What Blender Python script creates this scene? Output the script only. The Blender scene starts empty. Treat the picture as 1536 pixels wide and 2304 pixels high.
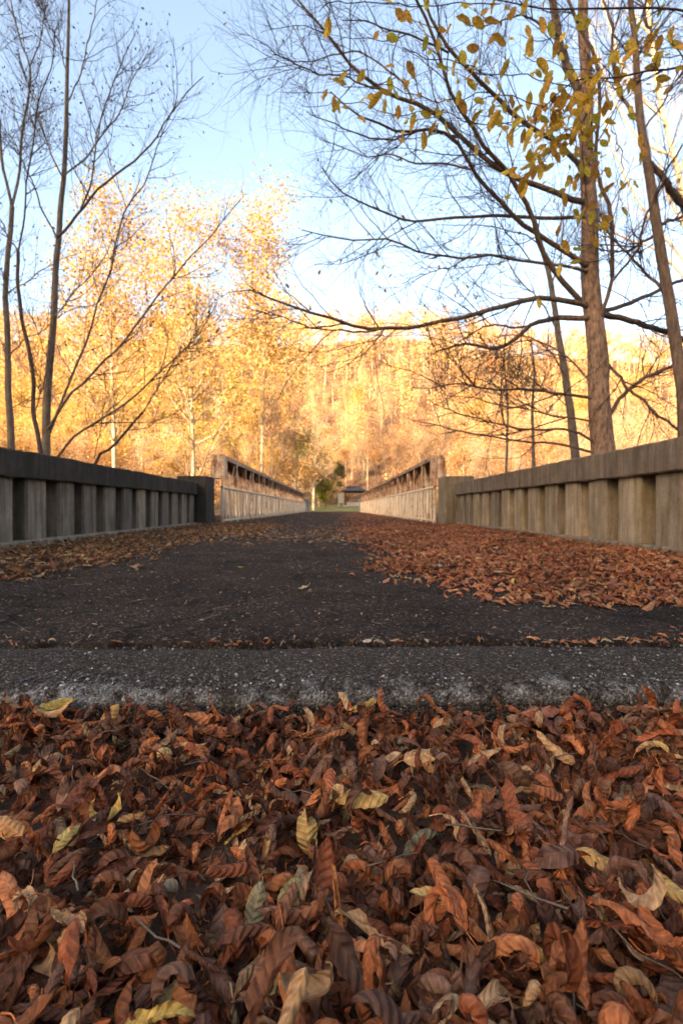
import bpy, math, random
import numpy as np
from mathutils import Vector

# ------------------------------------------------------------------ camera, world, sun, exposure
rng = np.random.default_rng(11)
random.seed(11)
S = bpy.context.scene
C = S.collection
R = math.radians
F, VX, VY, CAMZ = 1100.0, 752.0, 1143.0, 0.36      # focal length and vanishing point in photo pixels, eye height

cam = bpy.data.cameras.new('camera')
cam.sensor_fit = 'VERTICAL'; cam.sensor_height = 36.0
cam.lens = 36.0 * F / 2304.0
cam.clip_start = 0.02; cam.clip_end = 3000.0
cam.dof.use_dof = True; cam.dof.focus_distance = 0.68; cam.dof.aperture_fstop = 8.0
camo = bpy.data.objects.new('camera', cam); C.objects.link(camo)
camo.location = (0, 0, CAMZ)
camo.rotation_euler = (R(90) - math.atan((1152 - VY) / F), 0, -math.atan((768 - VX) / F))
S.camera = camo

SUN_EL, SUN_AZ = R(14.0), R(212.0)                 # azimuth clockwise from +Y: behind the camera, to its left
to_sun = Vector((math.sin(SUN_AZ) * math.cos(SUN_EL), math.cos(SUN_AZ) * math.cos(SUN_EL), math.sin(SUN_EL)))
world = bpy.data.worlds.new('World'); S.world = world; world.use_nodes = True
wn = world.node_tree.nodes; wl = world.node_tree.links
bg = wn['Background']
sky = wn.new('ShaderNodeTexSky'); sky.sky_type = 'NISHITA'; sky.sun_disc = False
sky.sun_elevation = SUN_EL; sky.sun_rotation = SUN_AZ
sky.altitude = 200; sky.air_density = 1.0; sky.dust_density = 3.0; sky.ozone_density = 0.7
wl.new(sky.outputs[0], bg.inputs[0]); bg.inputs[1].default_value = 0.125
sun = bpy.data.lights.new('sun', 'SUN'); sun.energy = 3.7; sun.angle = R(0.5); sun.color = (1.0, 0.80, 0.60)
suno = bpy.data.objects.new('sun', sun); C.objects.link(suno)
suno.rotation_euler = to_sun.to_track_quat('Z', 'Y').to_euler()
S.view_settings.view_transform = 'Standard'; S.view_settings.look = 'None'
S.view_settings.exposure = 2.5; S.view_settings.gamma = 1.0
S.view_settings.use_white_balance = True; S.view_settings.white_balance_temperature = 7200; S.view_settings.white_balance_tint = 14   # camera balanced for the shade
S.render.engine = 'CYCLES'
S.cycles.use_denoising = True
S.cycles.max_bounces = 6; S.cycles.diffuse_bounces = 4; S.cycles.transmission_bounces = 3; S.cycles.glossy_bounces = 2
S.cycles.caustics_reflective = False; S.cycles.caustics_refractive = False

# ------------------------------------------------------------------ helpers
def U(a, b, n=None): return rng.uniform(a, b, n)
def smooth(t): t = np.clip(t, 0, 1); return t * t * (3 - 2 * t)
def wpt(px, py, Z): return np.array([(px - VX) / F * Z, Z, CAMZ + (VY - py) / F * Z])

def mesh(name, V, Q, uv=None, tint=None, smooth_=True):
    """Q: (m,k) int array, or a list of such arrays."""
    V = np.asarray(V, np.float32)
    Qs = [np.asarray(q, np.int32) for q in (Q if isinstance(Q, list) else [Q]) if len(q)]
    me = bpy.data.meshes.new(name)
    me.vertices.add(len(V)); me.vertices.foreach_set('co', V.ravel())
    loops = np.concatenate([q.ravel() for q in Qs])
    sizes = np.concatenate([np.full(len(q), q.shape[1], np.int32) for q in Qs])
    starts = np.concatenate([[0], np.cumsum(sizes)[:-1]]).astype(np.int32)
    me.loops.add(len(loops)); me.loops.foreach_set('vertex_index', loops)
    me.polygons.add(len(sizes)); me.polygons.foreach_set('loop_start', starts)
    me.polygons.foreach_set('use_smooth', np.full(len(sizes), bool(smooth_)))
    if uv is not None:
        l = me.uv_layers.new(name='UVMap'); l.data.foreach_set('uv', np.asarray(uv, np.float32)[loops].ravel())
    if tint is not None:
        t = np.asarray(tint, np.float32)
        if t.ndim == 1: t = np.tile(t, (len(V), 1))
        t4 = np.ones((len(V), 4), np.float32); t4[:, :3] = t
        a = me.attributes.new('tint', 'FLOAT_COLOR', 'POINT'); a.data.foreach_set('color', t4.ravel())
    me.update(calc_edges=True); me.validate()
    return me

def obj(name, me, mat, parent=None, loc=None):
    if mat is not None and not me.materials: me.materials.append(mat)
    o = bpy.data.objects.new(name, me); C.objects.link(o)
    if parent is not None: o.parent = parent
    if loc is not None: o.location = loc
    return o
def tag(o, label=None, cat=None, group=None, kind=None):
    if label: o['label'] = label
    if cat: o['category'] = cat
    if group: o['group'] = group
    if kind: o['kind'] = kind
    return o
def thing(name, label, cat, loc=(0, 0, 0), group=None, rz=0):
    o = bpy.data.objects.new(name, None); C.objects.link(o); o.location = loc; o.rotation_euler = (0, 0, rz)
    o.empty_display_size = 0.2
    return tag(o, label, cat, group)
def copy_tree(o, parent=None):
    c = o.copy(); C.objects.link(c); c.parent = parent
    for ch in list(o.children): copy_tree(ch, c)
    return c

BOXQ = np.array([[0,3,2,1],[4,5,6,7],[0,1,5,4],[1,2,6,5],[2,3,7,6],[3,0,4,7]])
def box(x0, x1, y0, y1, z0, z1, b=0.0):
    """box with optional chamfer b: vertices, faces"""
    if b <= 0:
        V = np.array([[x0,y0,z0],[x1,y0,z0],[x1,y1,z0],[x0,y1,z0],[x0,y0,z1],[x1,y0,z1],[x1,y1,z1],[x0,y1,z1]])
        return V, BOXQ.copy()
    import bmesh
    bm = bmesh.new(); r = bmesh.ops.create_cube(bm, size=1)
    for v in bm.verts: v.co = ((x0+x1)/2 + v.co.x*(x1-x0), (y0+y1)/2 + v.co.y*(y1-y0), (z0+z1)/2 + v.co.z*(z1-z0))
    bmesh.ops.bevel(bm, geom=list(bm.edges), offset=b, segments=1, affect='EDGES')
    bmesh.ops.triangulate(bm, faces=list(bm.faces))
    bm.verts.index_update()
    V = np.array([v.co[:] for v in bm.verts]); Q = np.array([[v.index for v in f.verts] for f in bm.faces]); bm.free()
    return V, Q
def join(parts):
    Vs, Qs, n = [], {}, 0
    for V, Q in parts:
        for q in (Q if isinstance(Q, list) else [Q]):
            q = np.asarray(q); Qs.setdefault(q.shape[1], []).append(q + n)
        Vs.append(V); n += len(V)
    return np.concatenate(Vs), [np.concatenate(q) for q in Qs.values()]
def boxobj(name, mat, parent, *a, b=0.0):
    V, Q = box(*a, b=b); return obj(name, mesh(name, V, Q, smooth_=False), mat, parent)

def tubes(P, Rr, k=3):
    """batch of tubes. P (m,n,3), Rr (m,n) -> V, Q (open ended, tips pinched by radius)"""
    P = np.asarray(P, float); Rr = np.asarray(Rr, float); m, n, _ = P.shape
    T = np.gradient(P, axis=1); T /= np.linalg.norm(T, axis=2, keepdims=True) + 1e-9
    ref = np.zeros((m, 1, 3)); ax = np.argmin(np.abs(T[:, n // 2]), axis=1); ref[np.arange(m), 0, ax] = 1
    A = np.cross(T, ref); A /= np.linalg.norm(A, axis=2, keepdims=True) + 1e-9
    B = np.cross(T, A)
    th = np.arange(k) * 2 * np.pi / k
    ring = A[:, :, None, :] * np.cos(th)[None, None, :, None] + B[:, :, None, :] * np.sin(th)[None, None, :, None]
    V = (P[:, :, None, :] + ring * Rr[:, :, None, None]).reshape(-1, 3)
    i = np.arange(n - 1)[:, None]; j = np.arange(k)[None, :]
    q = np.stack([i*k + j, i*k + (j+1) % k, (i+1)*k + (j+1) % k, (i+1)*k + j], -1).reshape(-1, 4)
    Q = (q[None] + (np.arange(m) * n * k)[:, None, None]).reshape(-1, 4)
    return V, Q
def tube(P, Rr, k=8, cap=False):
    P = np.asarray(P, float); Rr = np.broadcast_to(np.asarray(Rr, float), (len(P),))
    V, Q = tubes(P[None], Rr[None], k)
    if cap:
        n = len(P); V = np.concatenate([V, P[:1], P[-1:]])
        j = np.arange(k)
        t0 = np.stack([np.full(k, n*k), (j+1) % k, j], -1); t1 = np.stack([np.full(k, n*k+1), (n-1)*k + j, (n-1)*k + (j+1) % k], -1)
        return V, [Q, np.concatenate([t0, t1])]
    return V, Q
def resample(P, n):
    """Catmull-Rom through P, n points evenly in parameter"""
    P = np.asarray(P, float); m = len(P)
    E = np.concatenate([[2*P[0]-P[1]], P, [2*P[-1]-P[-2]]])
    d = np.concatenate([[0], np.cumsum(np.linalg.norm(np.diff(P, axis=0), axis=1))]); s = np.linspace(0, d[-1], n)
    i = np.clip(np.searchsorted(d, s, 'right') - 1, 0, m - 2); t = ((s - d[i]) / (d[i+1] - d[i]))[:, None]
    a, b, c, e = E[i], E[i+1], E[i+2], E[i+3]
    return 0.5*((2*b) + (c-a)*t + (2*a-5*b+4*c-e)*t*t + (3*b-a-3*c+e)*t**3)
def spawn(P, Rr, count, ln, ang, rad, n=6, up=0.1, t0=0.25, t1=1.0, wob=0.12, weight=None, bias=None):
    """side shoots from parent branches P (m,k,3), Rr (m,k)"""
    m, k, _ = P.shape
    L = np.linalg.norm(np.diff(P, axis=1), axis=2).sum(1)
    w = L if weight is None else weight
    idx = rng.choice(m, count, p=w / w.sum()); t = t0 + (t1 - t0) * U(0, 1, count)
    f = t * (k - 1.001); i = f.astype(int); fr = (f - i)[:, None]
    pos = P[idx, i] * (1 - fr) + P[idx, i + 1] * fr
    tan = P[idx, i + 1] - P[idx, i]; tan /= np.linalg.norm(tan, axis=1, keepdims=True) + 1e-9
    pr = Rr[idx, i]
    rv = rng.normal(size=(count, 3)); rv -= (rv * tan).sum(1, keepdims=True) * tan; rv /= np.linalg.norm(rv, axis=1, keepdims=True)
    a = U(R(ang[0]), R(ang[1]), count)[:, None]
    d = np.cos(a) * tan + np.sin(a) * rv
    if bias is not None: d = d + np.asarray(bias)
    d /= np.linalg.norm(d, axis=1, keepdims=True)
    ll = U(ln[0], ln[1], count) * (1.15 - 0.6 * t)
    out = np.zeros((count, n, 3)); out[:, 0] = pos
    for j in range(1, n):
        d = d + rng.normal(size=(count, 3)) * wob; d[:, 2] += up
        d /= np.linalg.norm(d, axis=1, keepdims=True)
        out[:, j] = out[:, j-1] + d * (ll / (n - 1))[:, None]
    r0 = np.minimum(pr * 0.7, U(rad[0], rad[1], count))
    rr = r0[:, None] * np.linspace(1, 0.35, n)[None]
    return out, rr

# ---- leaves
def leaf_surface(L, W, bend, roll, twist, nu, nv, fold=0.0, wave=0.0, ph=0.0, serr=0.07, corr=0.0, petiole=0.0, bend2=0.0, torn=0):
    s = np.linspace(0, 1, nv + 1); t = np.linspace(-1, 1, nu + 1)
    w = W / 2 * (np.clip(s, 0, 1) ** 0.62) * (np.clip(1 - s, 0, 1) ** 0.8) * 2.55
    w = np.maximum(w, W * 0.012)
    ang = bend * (s - 0.5) + bend2 * np.sin(2 * np.pi * s + ph)
    ds = L / nv
    sx = np.concatenate([[0], np.cumsum(np.cos((ang[1:] + ang[:-1]) / 2) * ds)]); sz = np.concatenate([[0], np.cumsum(np.sin((ang[1:] + ang[:-1]) / 2) * ds)])
    T = np.stack([np.cos(ang), 0*ang, np.sin(ang)], -1); N0 = np.stack([-np.sin(ang), 0*ang, np.cos(ang)], -1); B0 = np.tile([0., 1., 0.], (nv + 1, 1))
    tw = twist * (s - 0.5)
    N = N0 * np.cos(tw)[:, None] + B0 * np.sin(tw)[:, None]; B = B0 * np.cos(tw)[:, None] - N0 * np.sin(tw)[:, None]
    ser = 1 + serr * ((s * (nv / 2.0)) % 1.0 - 0.5)
    a = t[None] * (w * ser)[:, None]
    if torn:
        k = rng.integers(nv // 3, nv); a[k:k+2, -1] *= 0.55; a[k:k+2, 0] *= U(0.6, 1.0)
    kap = roll * (1.0 + 0.3 * np.sin(s * 2.6 + ph))[:, None] / W
    kap = np.where(np.abs(kap) < 1e-3, 1e-3, kap)
    b = np.sin(kap * a) / kap; n = (1 - np.cos(kap * a)) / kap + fold * np.abs(a)
    n = n + wave * W * (t[None] ** 2) * np.sin(2 * np.pi * 2.3 * s + ph)[:, None] * np.sign(t)[None]
    if corr: n = n + corr * np.abs(t)[None] * np.sin(2 * np.pi * (4.5 * s[:, None] - 0.9 * np.abs(t)[None]))
    spine = np.stack([sx, 0*sx, sz], -1)
    V = spine[:, None] + b[..., None] * B[:, None] + n[..., None] * N[:, None]
    V = V.reshape(-1, 3)
    uv = np.stack(np.broadcast_arrays((t[None] + 1) / 2, s[:, None]), -1).reshape(-1, 2)
    i = np.arange(nv)[:, None]; j = np.arange(nu)[None]; m = nu + 1
    Q = np.stack([i*m + j, i*m + j + 1, (i+1)*m + j + 1, (i+1)*m + j], -1).reshape(-1, 4)
    c = V.mean(0)
    if petiole > 0:
        d = -T[0] + N[0] * U(-0.5, 0.8) + B[0] * U(-.4, .4)
        P = np.stack([spine[0], spine[0] - T[0]*petiole*.4, spine[0] - T[0]*petiole*.4 + d/np.linalg.norm(d)*petiole*.6])
        pv, pq = tube(resample(P, 5), np.linspace(0.0007, 0.0010, 5), 3)
        Q = np.concatenate([Q, pq + len(V)]); uv = np.concatenate([uv, np.tile([[0.5, 0.5]], (len(pv), 1))]); V = np.concatenate([V, pv])
    return V - c, Q, uv
def rot(yaw, tilt, az, flip=None):
    """rotation matrices: yaw about z, then tilt by `tilt` about horizontal axis at azimuth az"""
    yaw, tilt, az = map(np.atleast_1d, (yaw, tilt, az)); n = len(yaw)
    cy, sy = np.cos(yaw), np.sin(yaw); Z = np.zeros((n, 3, 3)); Z[:, 0, 0] = cy; Z[:, 0, 1] = -sy; Z[:, 1, 0] = sy; Z[:, 1, 1] = cy; Z[:, 2, 2] = 1
    if flip is not None:
        f = np.where(flip, -1.0, 1.0); Fm = np.zeros((n, 3, 3)); Fm[:, 0, 0] = 1; Fm[:, 1, 1] = f; Fm[:, 2, 2] = f; Z = Z @ Fm
    kx, ky = np.cos(az), np.sin(az); c, s_ = np.cos(tilt), np.sin(tilt); K = np.zeros((n, 3, 3))
    K[:, 0, 0] = c + kx*kx*(1-c); K[:, 0, 1] = kx*ky*(1-c); K[:, 0, 2] = ky*s_
    K[:, 1, 0] = kx*ky*(1-c); K[:, 1, 1] = c + ky*ky*(1-c); K[:, 1, 2] = -kx*s_
    K[:, 2, 0] = -ky*s_; K[:, 2, 1] = kx*s_; K[:, 2, 2] = c
    return K @ Z
def bake(temps, which, M, sc, T, tint):
    """bake instances of (V,Q,uv) templates into one vertex/face/uv/tint set"""
    Vs, Qs, Us, Ts, n = [], {}, [], [], 0
    for k, (v, q, uv) in enumerate(temps):
        sel = np.where(which == k)[0]
        if not len(sel): continue
        VV = np.einsum('mij,vj->mvi', M[sel] * sc[sel, None, None], v) + T[sel, None, :]
        Vs.append(VV.reshape(-1, 3)); Us.append(np.tile(uv, (len(sel), 1))); Ts.append(np.repeat(tint[sel], len(v), 0))
        qq = (q[None] + (np.arange(len(sel)) * len(v))[:, None, None]).reshape(-1, q.shape[1]) + n
        Qs.setdefault(q.shape[1], []).append(qq); n += len(sel) * len(v)
    return np.concatenate(Vs), [np.concatenate(x) for x in Qs.values()], np.concatenate(Us), np.concatenate(Ts)

# ------------------------------------------------------------------ materials
def nmat(name):
    m = bpy.data.materials.new(name); m.use_nodes = True
    nt = m.node_tree; nt.nodes.remove(nt.nodes['Principled BSDF']) if False else None
    return m, nt.nodes, nt.links, nt.nodes['Principled BSDF'], nt.nodes['Material Output']
def N(ns, typ, **kw):
    n = ns.new(typ)
    for k, v in kw.items():
        if k.startswith('i_'): n.inputs[k[2:].replace('_', ' ')].default_value = v
        else: setattr(n, k, v)
    return n
def ramp(ns, stops):
    r = ns.new('ShaderNodeValToRGB'); e = r.color_ramp.elements
    while len(e) < len(stops): e.new(0.5)
    for el, (p, c) in zip(e, stops): el.position = p; el.color = (*c, 1) if len(c) == 3 else c
    return r
def mixc(ns, ls, fac, a, b, mode='MIX'):
    m = ns.new('ShaderNodeMix'); m.data_type = 'RGBA'; m.blend_type = mode; m.clamp_factor = True
    for i, x in ((0, fac), (6, a), (7, b)):
        if hasattr(x, 'links'): ls.new(x, m.inputs[i])
        elif isinstance(x, tuple): m.inputs[i].default_value = (*x, 1) if len(x) == 3 else x
        else: m.inputs[i].default_value = x
    return m.outputs[2]
def math_(ns, ls, op, a, b=None, c=None):
    m = ns.new('ShaderNodeMath'); m.operation = op
    for i, x in enumerate((a, b, c)):
        if x is None: continue
        if hasattr(x, 'links'): ls.new(x, m.inputs[i])
        else: m.inputs[i].default_value = x
    return m.outputs[0]
def noise(ns, ls, vec, scale, detail=4, rough=0.6):
    n = N(ns, 'ShaderNodeTexNoise', i_Scale=scale, i_Detail=detail, i_Roughness=rough)
    if vec is not None: ls.new(vec, n.inputs['Vector'])
    return n.outputs['Fac']
def coords(ns): return ns.new('ShaderNodeTexCoord').outputs['Object']
def stretch(ns, ls, vec, sc):
    m = ns.new('ShaderNodeMapping'); m.inputs['Scale'].default_value = sc; ls.new(vec, m.inputs['Vector']); return m.outputs[0]
def bump(ns, ls, h, strength, dist, bsdf):
    b = N(ns, 'ShaderNodeBump', i_Strength=strength, i_Distance=dist); ls.new(h, b.inputs['Height']); ls.new(b.outputs[0], bsdf.inputs['Normal'])

def leaf_mat(name, veins=True, transl=0.25, rough=0.55):
    m, ns, ls, b, out = nmat(name)
    at = N(ns, 'ShaderNodeAttribute', attribute_name='tint')
    col = at.outputs['Color']
    geo = ns.new('ShaderNodeNewGeometry')
    nz = noise(ns, ls, geo.outputs['Position'], 90.0, 3)
    col = mixc(ns, ls, 1.0, col, ramp_out(ns, ls, nz, [(0.3, (0.55, 0.5, 0.48)), (0.7, (1.3, 1.28, 1.2))]), 'MULTIPLY')
    if veins:
        uv = ns.new('ShaderNodeUVMap'); sp = ns.new('ShaderNodeSeparateXYZ'); ls.new(uv.outputs[0], sp.inputs[0])
        mu = math_(ns, ls, 'ABSOLUTE', math_(ns, ls, 'SUBTRACT', sp.outputs[0], 0.5))
        ph = math_(ns, ls, 'SUBTRACT', math_(ns, ls, 'MULTIPLY', sp.outputs[1], 44.0), math_(ns, ls, 'MULTIPLY', mu, 12.0))
        sn = math_(ns, ls, 'SINE', ph)
        lat = math_(ns, ls, 'SMOOTHSTEP' if False else 'MULTIPLY', math_(ns, ls, 'POWER', math_(ns, ls, 'MAXIMUM', sn, 0.0), 6.0), 0.45)
        mid = math_(ns, ls, 'LESS_THAN', mu, 0.022)
        vf = math_(ns, ls, 'MAXIMUM', lat, math_(ns, ls, 'MULTIPLY', mid, 0.6))
        col = mixc(ns, ls, vf, col, mixc(ns, ls, 1.0, col, (1.55, 1.5, 1.35), 'MULTIPLY'))
        # brown blotches
        bl = noise(ns, ls, geo.outputs['Position'], 38.0, 2)
        col = mixc(ns, ls, ramp_out(ns, ls, bl, [(0.58, (0, 0, 0)), (0.72, (0.6, 0.6, 0.6))]), col, mixc(ns, ls, 1.0, col, (0.45, 0.38, 0.36), 'MULTIPLY'))
        bump(ns, ls, math_(ns, ls, 'ADD', sn, math_(ns, ls, 'MULTIPLY', nz, 2.5)), 0.6, 0.0015, b)
    ls.new(col, b.inputs['Base Color']); b.inputs['Roughness'].default_value = rough; b.inputs['Specular IOR Level'].default_value = 0.15
    if transl > 0:
        tr = ns.new('ShaderNodeBsdfTranslucent'); ls.new(col, tr.inputs[0]); mx = ns.new('ShaderNodeMixShader'); mx.inputs[0].default_value = transl
        ls.new(b.outputs[0], mx.inputs[1]); ls.new(tr.outputs[0], mx.inputs[2]); ls.new(mx.outputs[0], out.inputs[0])
    return m
def ramp_out(ns, ls, fac, stops):
    r = ramp(ns, stops); ls.new(fac, r.inputs[0]); return r.outputs[0]

def bark_mat(name, dark, light, scale=14.0, bstr=0.6, stretchz=0.25):
    m, ns, ls, b, out = nmat(name)
    v = stretch(ns, ls, coords(ns), (1, 1, stretchz))
    n1 = noise(ns, ls, v, scale, 6, 0.7); n2 = noise(ns, ls, coords(ns), 2.3, 3)
    c = ramp_out(ns, ls, n1, [(0.32, dark), (0.68, light)])
    c = mixc(ns, ls, 1.0, c, ramp_out(ns, ls, n2, [(0.3, (0.75, 0.78, 0.75)), (0.7, (1.2, 1.15, 1.1))]), 'MULTIPLY')
    ls.new(c, b.inputs['Base Color']); b.inputs['Roughness'].default_value = 0.85; b.inputs['Specular IOR Level'].default_value = 0.2
    bump(ns, ls, n1, bstr, 0.02, b)
    return m
def flat_mat(name, c, rough=0.7, var=0.25, scale=3.0):
    m, ns, ls, b, out = nmat(name)
    n1 = noise(ns, ls, coords(ns), scale, 5)
    d = tuple(x * (1 - var) for x in c); l = tuple(min(1, x * (1 + var)) for x in c)
    ls.new(ramp_out(ns, ls, n1, [(0.3, d), (0.7, l)]), b.inputs['Base Color']); b.inputs['Roughness'].default_value = rough
    return m

def concrete_mat(name, base, streak_dark, moss=(0.07, 0.08, 0.04)):
    m, ns, ls, b, out = nmat(name)
    co = ns.new('ShaderNodeNewGeometry').outputs['Position']
    fine = noise(ns, ls, co, 70.0, 6, 0.7); mid = noise(ns, ls, co, 5.0, 5, 0.65)
    st = noise(ns, ls, stretch(ns, ls, co, (9.0, 9.0, 0.7)), 1.6, 5, 0.7)
    c = ramp_out(ns, ls, mid, [(0.3, tuple(x*0.72 for x in base)), (0.55, base), (0.75, tuple(min(1, x*1.25) for x in base))])
    c = mixc(ns, ls, ramp_out(ns, ls, st, [(0.42, (0, 0, 0)), (0.66, (0.85, 0.85, 0.85))]), c, streak_dark)
    ms = noise(ns, ls, stretch(ns, ls, co, (2.2, 2.2, 1.0)), 1.9, 4)
    c = mixc(ns, ls, ramp_out(ns, ls, ms, [(0.52, (0, 0, 0)), (0.7, (0.7, 0.7, 0.7))]), c, moss)
    c = mixc(ns, ls, 1.0, c, ramp_out(ns, ls, fine, [(0.3, (0.78, 0.78, 0.78)), (0.7, (1.18, 1.18, 1.18))]), 'MULTIPLY')
    oi = ns.new('ShaderNodeObjectInfo'); c = mixc(ns, ls, 1.0, c, ramp_out(ns, ls, oi.outputs['Random'], [(0.0, (0.72, 0.72, 0.74)), (0.5, (1.0, 0.98, 0.95)), (1.0, (1.28, 1.24, 1.18))]), 'MULTIPLY')
    ls.new(c, b.inputs['Base Color']); b.inputs['Roughness'].default_value = 0.95; b.inputs['Specular IOR Level'].default_value = 0.12
    bump(ns, ls, fine, 0.5, 0.006, b)
    return m
def steel_mat(name, paint, rust, amount):
    m, ns, ls, b, out = nmat(name)
    co = ns.new('ShaderNodeNewGeometry').outputs['Position']
    n1 = noise(ns, ls, co, 5.5, 7, 0.72); n2 = noise(ns, ls, stretch(ns, ls, co, (8, 8, 0.8)), 2.0, 5, 0.7); n3 = noise(ns, ls, co, 45.0, 4)
    f = math_(ns, ls, 'ADD', math_(ns, ls, 'MULTIPLY', n1, 0.5), math_(ns, ls, 'ADD', math_(ns, ls, 'MULTIPLY', n2, 0.38), math_(ns, ls, 'MULTIPLY', n3, 0.12)))
    fac = ramp_out(ns, ls, f, [(0.5 - amount, (0, 0, 0)), (0.6 - amount, (1, 1, 1))])
    rc = ramp_out(ns, ls, n3, [(0.3, tuple(x*0.5 for x in rust)), (0.7, rust)])
    stain = mixc(ns, ls, ramp_out(ns, ls, n2, [(0.35, (0, 0, 0)), (0.75, (0.75, 0.75, 0.75))]), paint, (0.50, 0.27, 0.13))
    ls.new(mixc(ns, ls, fac, stain, rc), b.inputs['Base Color']); b.inputs['Roughness'].default_value = 0.65
    bump(ns, ls, f, 0.5, 0.01, b)
    return m
def asphalt_mat():
    m, ns, ls, b, out = nmat('asphalt')
    co = ns.new('ShaderNodeNewGeometry').outputs['Position']
    vo = N(ns, 'ShaderNodeTexVoronoi', i_Scale=150.0); ls.new(co, vo.inputs['Vector'])
    sep = ns.new('ShaderNodeSeparateColor'); ls.new(vo.outputs['Color'], sep.inputs[0])
    mid = noise(ns, ls, co, 2.2, 5); fine = noise(ns, ls, co, 240.0, 3)
    c = ramp_out(ns, ls, sep.outputs[0], [(0.0, (0.013, 0.0105, 0.009)), (0.75, (0.034, 0.026, 0.0205)), (0.92, (0.056, 0.045, 0.036)), (1.0, (0.15, 0.125, 0.105))])
    c = mixc(ns, ls, 1.0, c, ramp_out(ns, ls, mid, [(0.3, (0.55, 0.55, 0.55)), (0.7, (1.55, 1.45, 1.4))]), 'MULTIPLY')
    # hairline cracks and trodden leaf dust
    wv = N(ns, 'ShaderNodeTexNoise', i_Scale=2.5, i_Detail=4); ls.new(co, wv.inputs['Vector'])
    wm = ns.new('ShaderNodeVectorMath'); wm.operation = 'MULTIPLY_ADD'; ls.new(wv.outputs['Color'], wm.inputs[0]); wm.inputs[1].default_value = (0.5, 0.5, 0.5); ls.new(co, wm.inputs[2])
    cr = N(ns, 'ShaderNodeTexVoronoi', i_Scale=0.8); cr.feature = 'DISTANCE_TO_EDGE'; ls.new(wm.outputs[0], cr.inputs['Vector'])
    c = mixc(ns, ls, ramp_out(ns, ls, cr.outputs['Distance'], [(0.0, (0.85, 0.85, 0.85)), (0.012, (0, 0, 0))]), c, (0.006, 0.005, 0.004))
    du = noise(ns, ls, co, 6.5, 6, 0.75)
    c = mixc(ns, ls, ramp_out(ns, ls, du, [(0.52, (0, 0, 0)), (0.72, (0.55, 0.55, 0.55))]), c, (0.075, 0.045, 0.028))
    mo = noise(ns, ls, co, 3.4, 5)
    c = mixc(ns, ls, ramp_out(ns, ls, mo, [(0.60, (0, 0, 0)), (0.74, (0.55, 0.55, 0.55))]), c, (0.035, 0.036, 0.014))
    ls.new(c, b.inputs['Base Color']); b.inputs['Roughness'].default_value = 0.97; b.inputs['Specular IOR Level'].default_value = 0.08
    h = math_(ns, ls, 'ADD', math_(ns, ls, 'MULTIPLY', vo.outputs['Distance'], -1.0), math_(ns, ls, 'MULTIPLY', fine, 0.5))
    bump(ns, ls, h, 0.9, 0.006, b)
    return m
def kerb_mat():
    m, ns, ls, b, out = nmat('worn_concrete')
    co = ns.new('ShaderNodeNewGeometry').outputs['Position']
    sp = ns.new('ShaderNodeSeparateXYZ'); ls.new(co, sp.inputs[0])
    vo = N(ns, 'ShaderNodeTexVoronoi', i_Scale=210.0); ls.new(co, vo.inputs['Vector'])
    sep = ns.new('ShaderNodeSeparateColor'); ls.new(vo.outputs['Color'], sep.inputs[0])
    n1 = noise(ns, ls, co, 16.0, 6, 0.75); n2 = noise(ns, ls, co, 3.2, 3); fine = noise(ns, ls, co, 260.0, 3)
    dark = ramp_out(ns, ls, sep.outputs[0], [(0, (0.019, 0.0145, 0.0115)), (0.65, (0.056, 0.044, 0.035)), (0.95, (0.11, 0.088, 0.07)), (1, (0.28, 0.235, 0.19))])
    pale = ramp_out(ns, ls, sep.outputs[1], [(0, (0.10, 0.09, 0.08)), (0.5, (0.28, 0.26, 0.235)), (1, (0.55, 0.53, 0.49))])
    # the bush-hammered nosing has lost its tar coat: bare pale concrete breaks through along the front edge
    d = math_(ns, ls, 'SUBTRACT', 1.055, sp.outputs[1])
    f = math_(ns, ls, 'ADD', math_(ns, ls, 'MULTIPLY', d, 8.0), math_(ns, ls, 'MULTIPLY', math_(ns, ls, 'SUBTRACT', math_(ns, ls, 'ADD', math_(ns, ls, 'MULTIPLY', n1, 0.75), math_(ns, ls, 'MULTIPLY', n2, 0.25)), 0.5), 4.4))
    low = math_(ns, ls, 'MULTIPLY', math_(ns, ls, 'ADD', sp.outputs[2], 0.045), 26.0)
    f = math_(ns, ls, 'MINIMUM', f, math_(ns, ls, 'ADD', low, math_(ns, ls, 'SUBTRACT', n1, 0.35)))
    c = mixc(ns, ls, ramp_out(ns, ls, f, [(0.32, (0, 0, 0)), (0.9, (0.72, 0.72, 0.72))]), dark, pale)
    mo = noise(ns, ls, co, 9.0, 4)
    c = mixc(ns, ls, ramp_out(ns, ls, mo, [(0.60, (0, 0, 0)), (0.75, (0.6, 0.6, 0.6))]), c, (0.06, 0.055, 0.025))
    ls.new(c, b.inputs['Base Color']); b.inputs['Roughness'].default_value = 0.95; b.inputs['Specular IOR Level'].default_value = 0.12
    h = math_(ns, ls, 'ADD', math_(ns, ls, 'MULTIPLY', vo.outputs['Distance'], -1.0), math_(ns, ls, 'MULTIPLY', fine, 0.6))
    bump(ns, ls, h, 1.0, 0.006, b)
    return m
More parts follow.
